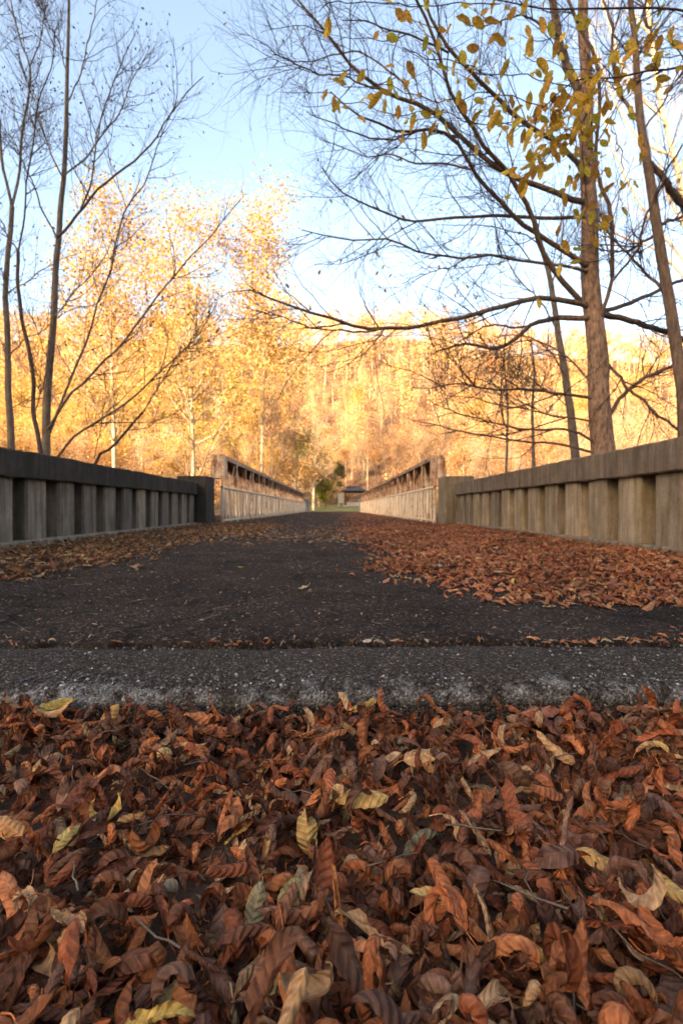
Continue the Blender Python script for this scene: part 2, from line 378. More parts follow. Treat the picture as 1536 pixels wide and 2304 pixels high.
def ground_mat():
    m, ns, ls, b, out = nmat('leafy_ground')
    co = ns.new('ShaderNodeNewGeometry').outputs['Position']
    n1 = noise(ns, ls, co, 22.0, 5, 0.7); n2 = noise(ns, ls, co, 0.25, 4)
    c = ramp_out(ns, ls, n1, [(0.3, (0.035, 0.020, 0.013)), (0.55, (0.11, 0.055, 0.028)), (0.75, (0.20, 0.11, 0.05))])
    c = mixc(ns, ls, ramp_out(ns, ls, n2, [(0.45, (0, 0, 0)), (0.65, (0.7, 0.7, 0.7))]), c, (0.24, 0.14, 0.05))
    ls.new(c, b.inputs['Base Color']); b.inputs['Roughness'].default_value = 0.95; bump(ns, ls, n1, 0.8, 0.03, b)
    return m
def lawn_mat():
    m, ns, ls, b, out = nmat('lawn_grass')
    co = ns.new('ShaderNodeNewGeometry').outputs['Position']
    n1 = noise(ns, ls, co, 30.0, 5, 0.7); n2 = noise(ns, ls, co, 0.6, 4)
    c = ramp_out(ns, ls, n1, [(0.3, (0.05, 0.065, 0.012)), (0.7, (0.14, 0.15, 0.03))])
    c = mixc(ns, ls, ramp_out(ns, ls, n2, [(0.42, (0, 0, 0)), (0.66, (0.8, 0.8, 0.8))]), c, (0.24, 0.19, 0.04))
    ls.new(c, b.inputs['Base Color']); b.inputs['Roughness'].default_value = 0.9; bump(ns, ls, n1, 0.8, 0.04, b)
    return m
def water_mat():
    m, ns, ls, b, out = nmat('river_water')
    b.inputs['Base Color'].default_value = (0.03, 0.04, 0.035, 1); b.inputs['Roughness'].default_value = 0.08
    bump(ns, ls, noise(ns, ls, coords(ns), 3.0, 4), 0.25, 0.05, b)
    return m

M_LEAF = leaf_mat('dry_leaf', True, 0.16)
M_LEAFG = leaf_mat('hanging_leaf', True, 0.4, 0.45)
M_FOL = leaf_mat('forest_foliage', False, 0.35)
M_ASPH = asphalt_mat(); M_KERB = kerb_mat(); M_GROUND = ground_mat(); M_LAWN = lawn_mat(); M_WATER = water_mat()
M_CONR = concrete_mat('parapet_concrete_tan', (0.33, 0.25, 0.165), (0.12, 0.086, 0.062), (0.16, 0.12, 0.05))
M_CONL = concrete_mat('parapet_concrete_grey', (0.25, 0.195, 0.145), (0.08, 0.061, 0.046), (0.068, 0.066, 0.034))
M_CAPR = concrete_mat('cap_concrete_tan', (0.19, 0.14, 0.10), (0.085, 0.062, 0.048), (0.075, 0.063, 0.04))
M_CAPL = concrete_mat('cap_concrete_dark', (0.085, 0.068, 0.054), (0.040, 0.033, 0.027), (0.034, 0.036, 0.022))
M_STEEL = steel_mat('rusty_cream_steel', (0.76, 0.55, 0.35), (0.38, 0.125, 0.036), 0.05)
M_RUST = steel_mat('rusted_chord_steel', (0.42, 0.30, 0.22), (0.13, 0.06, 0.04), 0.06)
M_RAIL = steel_mat('cream_rail_paint', (0.80, 0.65, 0.45), (0.40, 0.145, 0.05), -0.012)
M_STONE = flat_mat('grey_stone', (0.22, 0.21, 0.20), 0.9, 0.3, 9.0)
M_BARKR = bark_mat('flaky_red_brown_bark', (0.06, 0.036, 0.027), (0.46, 0.28, 0.18), 26.0, 1.0, 0.35)
M_BARKD = bark_mat('dark_branch_bark', (0.06, 0.040, 0.030), (0.23, 0.15, 0.10), 30.0, 0.6)
M_BARKL = bark_mat('grey_brown_bark', (0.075, 0.055, 0.042), (0.22, 0.165, 0.12), 24.0, 0.6)
M_TWIG = bark_mat('twig_bark', (0.045, 0.030, 0.026), (0.12, 0.078, 0.06), 40.0, 0.2)
M_PALE = bark_mat('pale_bark', (0.26, 0.19, 0.12), (0.62, 0.50, 0.34), 5.0, 0.5)
M_MIDB = bark_mat('brown_bark', (0.10, 0.065, 0.045), (0.27, 0.18, 0.11), 6.0, 0.5)
M_DARKW = flat_mat('dark_roof_wood', (0.07, 0.06, 0.055), 0.85, 0.3, 4.0)
M_REDW = flat_mat('red_brown_timber', (0.24, 0.075, 0.04), 0.8, 0.3, 6.0)
M_CREAM = flat_mat('cream_board', (0.62, 0.55, 0.42), 0.8, 0.15, 5.0)

# ------------------------------------------------------------------ terrain
def ground_z(x, y):
    x = np.asarray(x, float); y = np.asarray(y, float)
    side = np.maximum(0, np.abs(x + 0.15) - 3.3)
    near = -0.10 - np.minimum(side * 0.16, 1.6) - 0.12 * smooth(side / 0.5)
    far = -0.12 + 0.85 * smooth((y - 43) / 42.0)
    z = np.where(y < 27, near, far)
    ch = smooth((y - 11.3) / 3.0) * (1 - smooth((y - 39.5) / 3.2))
    z = z * (1 - ch) + (-4.2) * ch
    hill = smooth((y - 80) / 150.0)
    prof = 72.0 * (1 - 0.00075 * x) * (1 + 0.05 * np.sin(x / 47.0 + 0.6) + 0.03 * np.sin(x / 17.0))
    z = z + hill * prof - 25 * smooth((y - 235) / 120)
    back = smooth((-y - 22) / 75.0)  # unseen rise behind the camera, added and shaped to shade the foreground
    z = z + back * (45.0 + 2.5 * np.sin(x / 31.0) + 1.5 * np.sin(x / 13.0 + 2)) 
    return z
xs = np.unique(np.concatenate([np.linspace(-700, -60, 25), np.linspace(-60, -12, 33), np.linspace(-12, 12, 61), np.linspace(12, 60, 33), np.linspace(60, 700, 25)]))
ys = np.unique(np.concatenate([np.linspace(-420, -30, 40), np.linspace(-30, 8, 30), np.linspace(8, 48, 60), np.linspace(48, 250, 90), np.linspace(250, 700, 15)]))
GX, GY = np.meshgrid(xs, ys); GZ = ground_z(GX, GY)
GZ += np.where((np.abs(GX) > 4) , 0.12 * np.sin(GX * 1.7) * np.sin(GY * 1.3 + GX), 0)
nx, ny = len(xs), len(ys)
i = np.arange(ny - 1)[:, None]; j = np.arange(nx - 1)[None]
gq = np.stack([i*nx + j, i*nx + j + 1, (i+1)*nx + j + 1, (i+1)*nx + j], -1).reshape(-1, 4)
tag(obj('ground', mesh('ground', np.stack([GX, GY, GZ], -1).reshape(-1, 3), gq), M_GROUND), 'leaf covered ground and wooded hillside', None, None, 'structure')
# lawn beyond the bridge
lx = np.linspace(-14, 16, 41); ly = np.linspace(43.2, 84, 60); LX, LY = np.meshgrid(lx, ly)
LZ = ground_z(LX, LY) + 0.05 + 0.03 * np.sin(LX * 2.1 + LY) * np.sin(LY * 1.7)
i = np.arange(59)[:, None]; j = np.arange(40)[None]
lq = np.stack([i*41 + j, i*41 + j + 1, (i+1)*41 + j + 1, (i+1)*41 + j], -1).reshape(-1, 4)
tag(obj('lawn', mesh('lawn', np.stack([LX, LY, LZ], -1).reshape(-1, 3), lq), M_LAWN), 'yellow green lawn beyond the far end of the bridge', None, None, 'structure')
V, Q = box(-400, 400, 13.0, 40.5, -3.4, -3.2)
tag(obj('river', mesh('river', V, Q, smooth_=False), M_WATER), 'dark river under the bridge', None, None, 'structure')

# road on the bridge
XL, XR = -2.88, 2.58
def grid(x0, x1, y0, y1, nx, ny, fz, ysp=None):
    gx = np.linspace(x0, x1, nx); gy = np.linspace(y0, y1, ny) if ysp is None else ysp
    X, Y = np.meshgrid(gx, gy); Z = fz(X, Y); ny = len(gy)
    i = np.arange(ny - 1)[:, None]; j = np.arange(nx - 1)[None]
    return np.stack([X, Y, Z], -1).reshape(-1, 3), np.stack([i*nx + j, i*nx + j + 1, (i+1)*nx + j + 1, (i+1)*nx + j], -1).reshape(-1, 4)
def wavy(x, y, s=0):
    return (np.sin(x*1.9 + y*0.7 + s) * np.sin(y*1.3 - x*0.4 + s*2) + 0.5*np.sin(x*4.1 - y*2.3 + s) + 0.3*np.sin(x*9.7 + y*7.9))
def road_z(x, y): return 0.006 * wavy(x, y) + 0.01 * np.cos(x * 0.5) - 0.01
ysp = np.concatenate([[1.333], np.linspace(1.335, 4, 110), np.linspace(4.1, 12, 60), np.linspace(12.4, 47, 50)])
V, Q = grid(XL + 0.02, XR - 0.02, 0, 0, 150, 0, lambda X, Y: road_z(X, Y) - 0.008 * np.exp(-((Y - 1.335) / 0.03) ** 2) * (1 + 0.5 * np.sin(X * 23) * np.sin(X * 9)) - 0.05 * (Y < 1.334) + rng.normal(size=X.shape) * 0.0012 * (Y < 4), ysp)
slab = box(XL, XR, 1.34, 47, -0.55, -0.06)
tag(obj('road', mesh('road', *join([(V, Q), slab])), M_ASPH), 'dark asphalt road running across the bridge', None, None, 'structure')
# concrete sill across the road end
def sill_row(x):
    ew = 0.006*np.sin(x*5.1) + 0.004*np.sin(x*17+1) + 0.003*np.sin(x*41)
    y = np.array([1.350, 1.30, 1.25, 1.2, 1.15, 1.1, 1.06, 1.03, 1.012, 1.0, 0.992, 0.987, 0.984, 0.982, 0.980, 0.978])
    z = np.array([-0.030, -0.013, -0.006, -0.003, 0, 0.001, 0, -0.002, -0.005, -0.010, -0.017, -0.026, -0.038, -0.055, -0.075, -0.14])
    w = np.linspace(0, 1, 16)
    return np.stack([np.full(16, x), y + ew*w, z + 0.4*ew*(z > -0.05)], -1)
sx = np.linspace(XL - 0.3, XR + 0.3, 900)
V = np.stack([sill_row(x) for x in sx]); V[:, 1:-1] += rng.normal(size=(900, 14, 3)) * 0.0013
i = np.arange(899)[:, None]; j = np.arange(15)[None]
Q = np.stack([i*16 + j, i*16 + j + 1, (i+1)*16 + j + 1, (i+1)*16 + j], -1).reshape(-1, 4)
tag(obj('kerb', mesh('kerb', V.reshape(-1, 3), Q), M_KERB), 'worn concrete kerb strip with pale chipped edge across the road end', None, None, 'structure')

# ------------------------------------------------------------------ parapets
SP, Y0P, Y1P = 0.526, -1.2, 10.4
def parapet(side, xin, pin, mc, mk, name_lab, pil_lab):
    s = side
    t = thing('concrete_parapet', name_lab, 'parapet', (xin, Y0P, 0))
    def bo(n, m, x0, x1, y0, y1, z0, z1, b=0.008):
        a, c = sorted((s*x0, s*x1)); return boxobj(n, m, t, a, c, y0 - Y0P, y1 - Y0P, z0, z1, b=b)
    bo('plinth', mc, 0.0, 0.39, Y0P, Y1P - 0.003, -0.4, 0.055, 0.012)
    bo('recessed_panel', mc, 0.27, 0.33, Y0P, Y1P - 0.003, 0.055, 0.641, 0)
    # cap beam: one long cast length, its arrises slightly uneven and chipped
    sec = np.array([[-0.005, 0.652], [0.007, 0.640], [0.388, 0.640], [0.40, 0.652], [0.40, 0.881], [0.386, 0.895], [0.009, 0.895], [-0.005, 0.881]]) * np.array([s, 1])
    yy = np.linspace(0, Y1P - 0.003 - Y0P, 170); W8 = np.repeat(sec[None], 170, 0)
    W8 = W8 + rng.normal(size=W8.shape) * 0.0022 + (0.003 * np.sin(yy * 3.1) + 0.002 * np.sin(yy * 9.7))[:, None, None]
    for k in rng.integers(2, 168, 26): W8[k, rng.choice([0, 6, 7])] += np.array([s * U(0.004, 0.012), 0])
    Vc = np.concatenate([np.broadcast_to(W8[..., :1], (170, 8, 1)), np.broadcast_to(yy[:, None, None], (170, 8, 1)), W8[..., 1:]], -1).reshape(-1, 3)
    ii = np.arange(169)[:, None]; jj = np.arange(8)[None]
    qc = np.stack([ii*8 + jj, ii*8 + (jj+1) % 8, (ii+1)*8 + (jj+1) % 8, (ii+1)*8 + jj], -1).reshape(-1, 4)
    obj('cap', mesh('cap', Vc, [qc, np.array([list(range(8)), list(range(169*8 + 7, 169*8 - 1, -1))])], smooth_=False), mk, t)
    # baluster: front face narrower than its root
    h0, h1 = 0.053, 0.642
    prof = np.array([[0.275, -0.190], [0.070, -0.168], [0.050, -0.144], [0.050, 0.144], [0.070, 0.168], [0.275, 0.190]])
    prof = prof[:, :] * np.array([s, 1])
    k = len(prof); V = np.concatenate([np.column_stack([prof, np.full(k, z)]) for z in np.linspace(h0, h1, 4)])
    q = np.array([[r*k + a, r*k + (a+1) % k, (r+1)*k + (a+1) % k, (r+1)*k + a] for r in range(3) for a in range(k)])
    me = mesh('baluster', V, q, smooth_=False); me.materials.append(mc)
    n = int((Y1P - 0.25 - Y0P) / SP) + 1
    for a in range(n):
        o = obj('baluster', me, mc, t, (0.004 * math.sin(a * 2.3), 10.14 - a * SP - Y0P, 0))
    pe = s * (pin - xin)
    a, c = sorted((s*(abs(pin) - abs(xin)), s*(abs(pin) - abs(xin) + 0.62)))
    boxobj('end_pillar', mk if side < 0 else mc, t, a, c, Y1P - Y0P, Y1P + 0.72 - Y0P, -0.5, 1.045, b=0.02)
    return t
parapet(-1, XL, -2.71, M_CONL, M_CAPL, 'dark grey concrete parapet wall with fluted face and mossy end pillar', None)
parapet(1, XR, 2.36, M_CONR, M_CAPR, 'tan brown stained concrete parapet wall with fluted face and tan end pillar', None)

# ------------------------------------------------------------------ steel bridge railings
def railing(s, xin, lab):
    YA, YB = 11.65, 42.4
    t = thing('bridge_railing', lab, 'railing', (xin, YA, 0)); t.scale = (1, 1, 0.957)
    def P(n, V, Q, m, sm=False, par=t): return obj(n, mesh(n, V, Q, smooth_=sm), m, par)
    X = lambda a, b: tuple(sorted((s*a, s*b)))
    L = YB - YA
    # top chord: plate plus two flanges
    a, c = X(0.0, 0.27)
    w = 0.02
    P('top_chord', *join([box(a, c, 0.32, L, 1.665, 1.69), *[box(*X(0.0, 0.02), 0.32, L, 1.585, 1.665)]]), M_RUST)
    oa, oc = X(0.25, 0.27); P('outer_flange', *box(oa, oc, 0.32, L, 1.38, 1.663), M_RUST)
    a, c = X(0.02, 0.25)
    P('bottom_chord', *join([box(a, a+w, -0.5, L, 0.02, 0.2), box(c-w, c, -0.5, L, 0.02, 0.2), box(a, c, -0.5, L, 0.0, 0.02)]), M_RUST)
    # end posts: broad riveted plates leaning outwards to the foot
    for yy in (0.0, L):
        f = 1 if yy == 0 else -1
        pts = np.array([[0.0, 1.47], [0.28, 1.47], [0.42, 0.95], [0.30, 0.95], [0.24, 1.02], [0.10, 1.02], [0.06, 0.92], [0.06, 0.02], [-0.01, 0.02], [-0.01, 0.95]])
        # built as strips: head plate, two legs
        segs = []
        def strip(p, d):
            p = np.array(p); n = len(p); V = np.concatenate([np.column_stack([s*p[:, 0], np.full(n, yy), p[:, 1]]), np.column_stack([s*p[:, 0], np.full(n, yy + f*d), p[:, 1]])])
            q = [np.array([[k, (k+1) % n, n + (k+1) % n, n + k] for k in range(n)])]
            q.append(np.array([list(range(n)), list(range(2*n-1, n-1, -1))]))
            return V, q
        segs += [strip([[0.0, 1.70], [0.28, 1.70], [0.34, 1.12], [-0.012, 1.12]], 0.32), strip([[-0.012, 1.12], [0.075, 1.12], [0.075, 0.02], [-0.012, 0.02]], 0.10), strip([[0.24, 1.12], [0.34, 1.12], [0.46, 0.02], [0.36, 0.02]], 0.10)]
        P('end_post', *join(segs), M_STEEL)
        rv = [];
        for zz in np.arange(1.17, 1.66, 0.09):
            for xx in (0.03, 0.25):
                rv.append(box(s*xx-0.011, s*xx+0.011, yy - f*0.012, yy - f*0.0005, zz-0.011, zz+0.011) if f > 0 else box(s*xx-0.011, s*xx+0.011, yy+0.0005, yy+0.012, zz-0.011, zz+0.011))
        P('rivet_row', *join(rv), M_RUST)
    # verticals: tapered transverse webs with a flange towards the road
    nV = 23; st = (L - 0.6) / nV
    web = np.array([[0.03, 0.02], [0.40, 0.02], [0.24, 1.58], [0.03, 1.58]])
    Vw = np.concatenate([np.column_stack([s*web[:, 0], np.full(4, y), web[:, 1]]) for y in (-0.006, 0.006)])
    Vw, Qw = Vw, np.array([[0,1,2,3],[7,6,5,4],[0,4,5,1],[1,5,6,2],[2,6,7,3],[3,7,4,0]])
    a, c = X(0.012, 0.03)
    vm = mesh('vertical', *join([(Vw, Qw), box(a, c, -0.055, 0.055, 0.02, 1.58)]), smooth_=False)
    d1 = tube([[s*0.05, 0.05, 0.25], [s*0.05, st - 0.05, 1.36]], 0.03, 4)
    a, c = X(0.055, 0.07)
    def diag(flip):
        z0, z1 = (0.2, 1.58) if not flip else (1.58, 0.2); wv = 0.05
        V = np.array([[a, 0.06, z0], [a, 0.06 + 2*wv, z0], [a, st - 0.06, z1], [a, st - 0.06 - 2*wv, z1]]); V2 = V.copy(); V2[:, 0] = c
        return mesh('diagonal', np.concatenate([V, V2]), np.array([[0,1,2,3],[7,6,5,4],[0,4,5,1],[1,5,6,2],[2,6,7,3],[3,7,4,0]]), smooth_=False)
    dm = [diag(False), diag(True)]
    g = np.array([[-0.16, 1.58], [0.16, 1.58], [0.10, 1.34], [-0.10, 1.34]])
    gv = np.concatenate([np.column_stack([np.full(4, xx), g]) for xx in (s*0.072, s*0.084)])
    gm = mesh('gusset_plate', gv, np.array([[0,1,2,3],[7,6,5,4],[0,4,5,1],[1,5,6,2],[2,6,7,3],[3,7,4,0]]), smooth_=False)
    for k in range(1, nV):
        y = 0.3 + k * st
        obj('vertical', vm, M_STEEL, t, (0, y, 0)); obj('gusset_plate', gm, M_RUST, t, (0, y, 0))
    for k in range(nV): obj('diagonal', dm[k % 2], M_STEEL, t, (0, 0.3 + k * st, 0))
    # pipe handrail with pickets on the road side
    xr = -s*0.055
    ya = 11.13 - YA
    P('handrail', *tube([[xr, ya, 0.87], [xr, L*0.33, 0.876], [xr, L*0.66, 0.87], [xr, L + 0.4, 0.87]], 0.034, 10), M_RAIL, True)
    P('bottom_rail', *box(xr-0.02, xr+0.02, ya, L+0.4, 0.06, 0.10), M_RAIL)
    pv, pq = tube([[0, 0, 0.0], [0, 0, 0.85]], 0.021, 8); pm = mesh('picket', pv, pq)
    bv, bq = tube([[0, 0, 0.0], [0, 0, 0.86]], 0.040, 10); bm_ = mesh('picket', bv, bq)
    n = int((L + 0.9) / 0.41)
    for k in range(n):
        obj('picket', bm_ if k % 2 == 0 else pm, M_RAIL, t, (xr, ya + 0.06 + k * 0.41, 0.0))
    return t
railing(-1, -2.61, 'rusty cream steel truss railing starting at the dark mossy pillar')
railing(1, 2.35, 'rusty cream steel truss railing starting at the tan concrete pillar')
def far_post(x, lab, m):
    t = thing('stone_post', lab, 'post', (x, 43.1, -0.1), 'stone posts at the far end of the bridge')
    boxobj('shaft', m, t, -0.26, 0.26, -0.26, 0.26, 0, 1.15, b=0.03)
    boxobj('cap', m, t, -0.30, 0.30, -0.30, 0.30, 1.147, 1.25, b=0.03)
far_post(-2.5, 'dark grey stone post at the far end of the left railing beside the pale tree', M_STONE)
far_post(2.42, 'squat grey stone post at the bridge end in front of the pavilion', M_STONE)

# ------------------------------------------------------------------ pavilion, board
def pavilion():
    py = 74.0; x0, x1 = 1.55, 4.75; z0 = float(ground_z(3, py)) + 0.03
    t = thing('pavilion', 'small open pavilion with dark tiled roof and red brown posts on lawn', 'pavilion', (x0, py, z0)); W, D = x1 - x0, 3.0
    boxobj('plinth', M_CREAM, t, -0.2, W+0.2, -0.2, D+0.2, -0.3, 0.12, b=0.02)
    for (a, b) in ((0.15, 0.15), (W-0.15, 0.15), (0.15, D-0.15), (W-0.15, D-0.15)): boxobj('post', M_REDW, t, a-0.11, a+0.11, b-0.11, b+0.11, 0.115, 2.12, b=0.015)
    boxobj('low_wall', M_CREAM, t, 0.3, W-0.3, -0.05, 0.10, 0.115, 0.62, b=0.01)
    boxobj('bench', M_CREAM, t, 0.5, W-0.5, 1.0, 1.5, 0.45, 0.55, b=0.01)
    boxobj('beam', M_DARKW, t, -0.1, W+0.1, 0.05, 0.25, 2.117, 2.30, b=0.01); boxobj('beam', M_DARKW, t, -0.1, W+0.1, D-0.25, D-0.05, 2.117, 2.30, b=0.01)
    e = 0.45
    V = np.array([[-e,-e,2.28],[W+e,-e,2.28],[W+e,D+e,2.28],[-e,D+e,2.28],[-e,-e,2.36],[W+e,-e,2.36],[W+e,D+e,2.36],[-e,D+e,2.36],[1.0,D/2,3.0],[W-1.0,D/2,3.0]])
    roof = obj('roof', mesh('roof', V, [np.array([[0,3,2,1],[0,1,5,4],[1,2,6,5],[2,3,7,6],[3,0,4,7],[4,5,9,8],[6,7,8,9]]), np.array([[5,6,9],[7,4,8]])], smooth_=False), M_DARKW, t)
    boxobj('ridge_cap', M_DARKW, roof, 0.8, W-0.8, D/2-0.12, D/2+0.12, 2.96, 3.12, b=0.02)
    boxobj('cupola', M_DARKW, roof, 0.35, 1.3, D/2-0.5, D/2+0.5, 2.55, 3.05, b=0.03)
pavilion()
def board():
    y = 70.5; x = 0.95; z0 = float(ground_z(x, y)) + 0.03
    t = thing('notice_board', 'tall cream notice board on lawn beside the pavilion', 'sign', (x, y, z0))
    boxobj('panel', M_CREAM, t, -0.36, 0.36, -0.03, 0.03, 0.55, 1.95, b=0.008)
    for a in (-0.38, 0.38): boxobj('leg', M_CREAM, t, a-0.05, a+0.05, -0.05, 0.05, -0.2, 2.1, b=0.008)
    boxobj('hood', M_REDW, t, -0.5, 0.5, -0.14, 0.14, 2.097, 2.18, b=0.01)
board()
# ------------------------------------------------------------------ foreground trees (limbs follow the photograph's, each at the tree's own distance)
def Z7(pts): return [(540 + a / 1.542, b / 1.542) for a, b in pts]
def Z6(pts): return [(a / 2.216, b / 2.216) for a, b in pts]
def limb(pts, z0, dz, n=20):
    m = len(pts); P = np.array([wpt(px, py, z0 + dz * (k / (m - 1))) for k, (px, py) in enumerate(pts)])
    return resample(P, n)
def wob(P, a):
    n = len(P); f = np.linspace(0, 1, n)[:, None]
    return P + a * (np.sin(f * 17 + U(0, 6, 3)) + 0.6 * np.sin(f * 41 + U(0, 6, 3))) * np.minimum(1, f * 6)
def rough_tube(P, r, k, amp):
    V, Q = tube(P, r, k); n = len(P); V = V.reshape(n, k, 3); c = P[:, None]
    th = np.arange(k) * 2 * np.pi / k; f = np.linspace(0, 1, n)
    g = 1 + amp * (np.sin(3 * th[None] + f[:, None] * 5) + 0.7 * np.sin(5 * th[None] - f[:, None] * 9 + 1) + rng.normal(size=(n, k)) * 0.6)
    return (c + (V - c) * g[..., None]).reshape(-1, 3), Q
LEAFV = {}
def leaf_meshes(key, L, cols, mat, nv=7, nu=4, n=8):
    out = []
    for k in range(n):
        l = L * U(0.75, 1.2)
        V, Q, uv = leaf_surface(l, l * U(0.42, 0.58), U(-0.9, 0.9), U(-1.0, 1.6), U(-.8, .8), nu, nv, fold=U(-.1, .25), wave=0.06, ph=U(0, 6), petiole=0)
        V = V - V[nu // 2]
        P = np.stack([[-0.16*l, 0, 0.02*l], [-0.08*l, 0, 0.0], [0, 0, 0]]); pv, pq = tube(P, 0.0009, 3)
        Q = np.concatenate([Q, pq + len(V)]); uv = np.concatenate([uv, np.tile([[0.5, 0.5]], (len(pv), 1))]); V = np.concatenate([V, pv])
        me = mesh('leaf', V, Q, uv, np.array(cols[k % len(cols)]) * U(0.85, 1.15)); me.materials.append(mat); out.append(me)
    return out
def hang(pos, parent, base, meshes, droop=1.0):
    o = obj('leaf', meshes[rng.integers(len(meshes))], None, parent, tuple(np.asarray(pos) - base))
    o.rotation_euler = (U(-0.9, 0.9), R(U(10, 85)) * droop, U(0, 6.28))
    return o
def build_tree(name, label, base, trunks, limbs, shoots, mats, leaves=None, bits=None, bias=None, keep=None, up=0.06, group=None, lens=(0.5, 1.5), lk=0.60):
    """trunks/limbs: lists of (points, r0, r1); shoots: counts for three orders of twigs"""
    base = np.asarray(base, float); t = thing(name, label, 'tree', tuple(base), group)
    mt, mb, mw = mats
    for P, r0, r1 in trunks:
        P = wob(P, 0.006 + 0.08 * (r1 is None) * 0.16); r = np.linspace(r0, r1, len(P)) if r1 is not None else np.interp(np.linspace(0, 1, len(P)), np.linspace(0, 1, len(r0)), r0); r[:2] *= [1.18, 1.06]
        obj('trunk', mesh('trunk', *rough_tube(P - base, r, 14, 0.035)), mt, t)
    allP, allR = [], []
    for P, r0, r1 in limbs:
        P = wob(P, 0.010); r0 *= lk; r = r1 + (r0 - r1) * (1 - np.linspace(0, 1, len(P))) ** 0.8
        obj('branch', mesh('branch', *rough_tube(P - base, r, 8, 0.05)), mb, t)
        allP.append(resample(P, 20)); allR.append(np.interp(np.linspace(0, 1, 20), np.linspace(0, 1, len(r)), r))
    A, AR = np.array(allP), np.array(allR)
    n2, n3, n4 = shoots
    P2, R2 = spawn(A, AR, n2, lens, (25, 60), (0.004, 0.010), 7, up, 0.15, 1.0, 0.14, bias=bias)
    P3, R3 = spawn(P2, R2, n3, (lens[0]*0.55, lens[1]*0.55), (25, 60), (0.0022, 0.0042), 6, up, 0.1, 1.0, 0.16, bias=bias)
    tw = [tubes(P2 - base, R2, 4), tubes(P3 - base, R3, 3)]
    tips = P3
    if n4:
        P4, R4 = spawn(P3, R3, n4, (lens[0]*0.25, lens[1]*0.32), (25, 65), (0.0014, 0.0024), 4, up, 0.1, 1.0, 0.18)
        tw.append(tubes(P4 - base, R4, 3)); tips = P4
    V, Q = join(tw)
    tag(obj('twig_spray', mesh('twig_spray', V, Q), mw, t), kind='stuff')
    if bits:      # dried catkins, seeds and shrivelled leaves clinging to the twig ends
        n, size, cols = bits
        e = tips[rng.integers(len(tips), size=n), -1]
        temps = [leaf_surface(size, size * w, U(-1, 1), U(1, 3), U(-1, 1), 2, 3) for w in (0.25, 0.4, 0.6)]
        M = rot(U(0, 6.28, n), U(0.6, 1.7, n), U(0, 6.28, n))
        V, Q, uv, ti = bake(temps, rng.integers(3, size=n), M, U(0.45, 1.25, n), e - base, np.array(cols)[rng.integers(len(cols), size=n)] * U(0.6, 1.2, (n, 1)))
        tag(obj('dry_catkin_cluster', mesh('dry_catkin_cluster', V, Q, uv, ti), M_LEAFG, t), kind='stuff')
    return t, A, P2, P3

# --- the big tree beyond the right-hand parapet
ZR = 6.4
tr = [(limb([(1368, 1150)] + [(540 + a/1.542, b/1.542) for a, b in ((1265,1560),(1246,1300),(1225,1050),(1206,800),(1205,500),(1199,250),(1190,0))] + [(1308, -160), (1300, -330), (1290, -540), (1284, -760)], ZR, 0.15, 48), (0.175, 0.148, 0.130, 0.120, 0.112, 0.098, 0.084, 0.072, 0.064, 0.057, 0.050, 0.044, 0.036, 0.022, 0.008), None)]
lm = []
def LR(pts, r0, r1, dz, z0=ZR): lm.append((limb(Z7(pts), z0, dz), r0, r1))
LR([(1205,1055),(1080,1035),(950,1050),(820,1085),(700,1118),(600,1138),(500,1140),(420,1135),(330,1110),(240,1085),(120,1050),(30,1005)], 0.062, 0.008, -1.3)
LR([(500,1140),(440,1150),(340,1150),(220,1130),(120,1095),(60,1080)], 0.022, 0.005, -0.4, ZR-0.75)
LR([(500,1140),(470,1185),(420,1235),(365,1265)], 0.014, 0.004, -0.3, ZR-0.75)
LR([(1215,1100),(1090,1105),(1000,1130),(930,1195),(870,1210),(790,1190),(700,1215),(640,1250)], 0.066, 0.006, 0.9)
LR([(1000,1130),(930,1135),(870,1125),(800,1160),(740,1200)], 0.03, 0.006, 0.5, ZR+0.3)
LR([(1200,1060),(1090,940),(1040,850),(1010,740),(960,650),(910,580),(850,520),(790,420),(740,350),(700,240),(660,110),(600,0),(560,-90)], 0.060, 0.010, -1.6)
LR([(1200,700),(1150,690),(1000,635),(920,600),(850,545),(760,480),(690,415),(600,365),(500,320),(400,250),(320,165),(270,95),(190,0)], 0.062, 0.009, -0.7)
LR([(1205,920),(1130,870),(1050,820),(970,775),(900,700),(830,620),(785,550),(740,485),(650,455),(560,465),(480,430),(400,400),(310,330)], 0.055, 0.006, -1.0)
LR([(800,590),(700,570),(600,570),(520,540),(440,550),(360,520),(270,490)], 0.022, 0.004, 0.8, ZR-0.6)
LR([(750,480),(650,455),(590,470),(520,490),(430,480),(330,440),(230,400)], 0.024, 0.004, -0.8, ZR-0.4)
LR([(1205,640),(1170,560),(1100,500),(1000,440),(900,350),(820,280),(730,180),(650,50),(620,-60)], 0.055, 0.012, -1.2)
LR([(720,190),(640,150),(540,120),(440,90),(350,80)], 0.02, 0.004, -0.6, ZR-0.9)
LR([(600,365),(560,290),(480,230),(400,190),(300,210),(210,230),(110,200)], 0.022, 0.004, 0.7, ZR-0.5)
LR([(500,320),(420,300),(330,270),(240,260),(150,210),(70,160)], 0.018, 0.004, -0.9, ZR-0.6)
LR([(1195,750),(1050,755),(900,750),(750,755),(660,765),(580,772),(500,740),(420,705),(340,660),(280,590)], 0.042, 0.006, -0.5)
LR([(1205,940),(1140,925),(1000,905),(880,885),(780,900),(700,890),(600,865),(500,830),(400,845),(300,820),(210,800)], 0.034, 0.005, -1.1)
LR([(780,900),(720,930),(640,950),(560,985)], 0.014, 0.004, 0.5, ZR-0.5)
LR([(1225,1380),(1100,1360),(960,1350),(830,1345),(740,1330),(660,1345)], 0.036, 0.006, -0.8)
LR([(1230,1530),(1150,1490),(1020,1490),(850,1460),(700,1410),(650,1390)], 0.030, 0.005, -0.4)
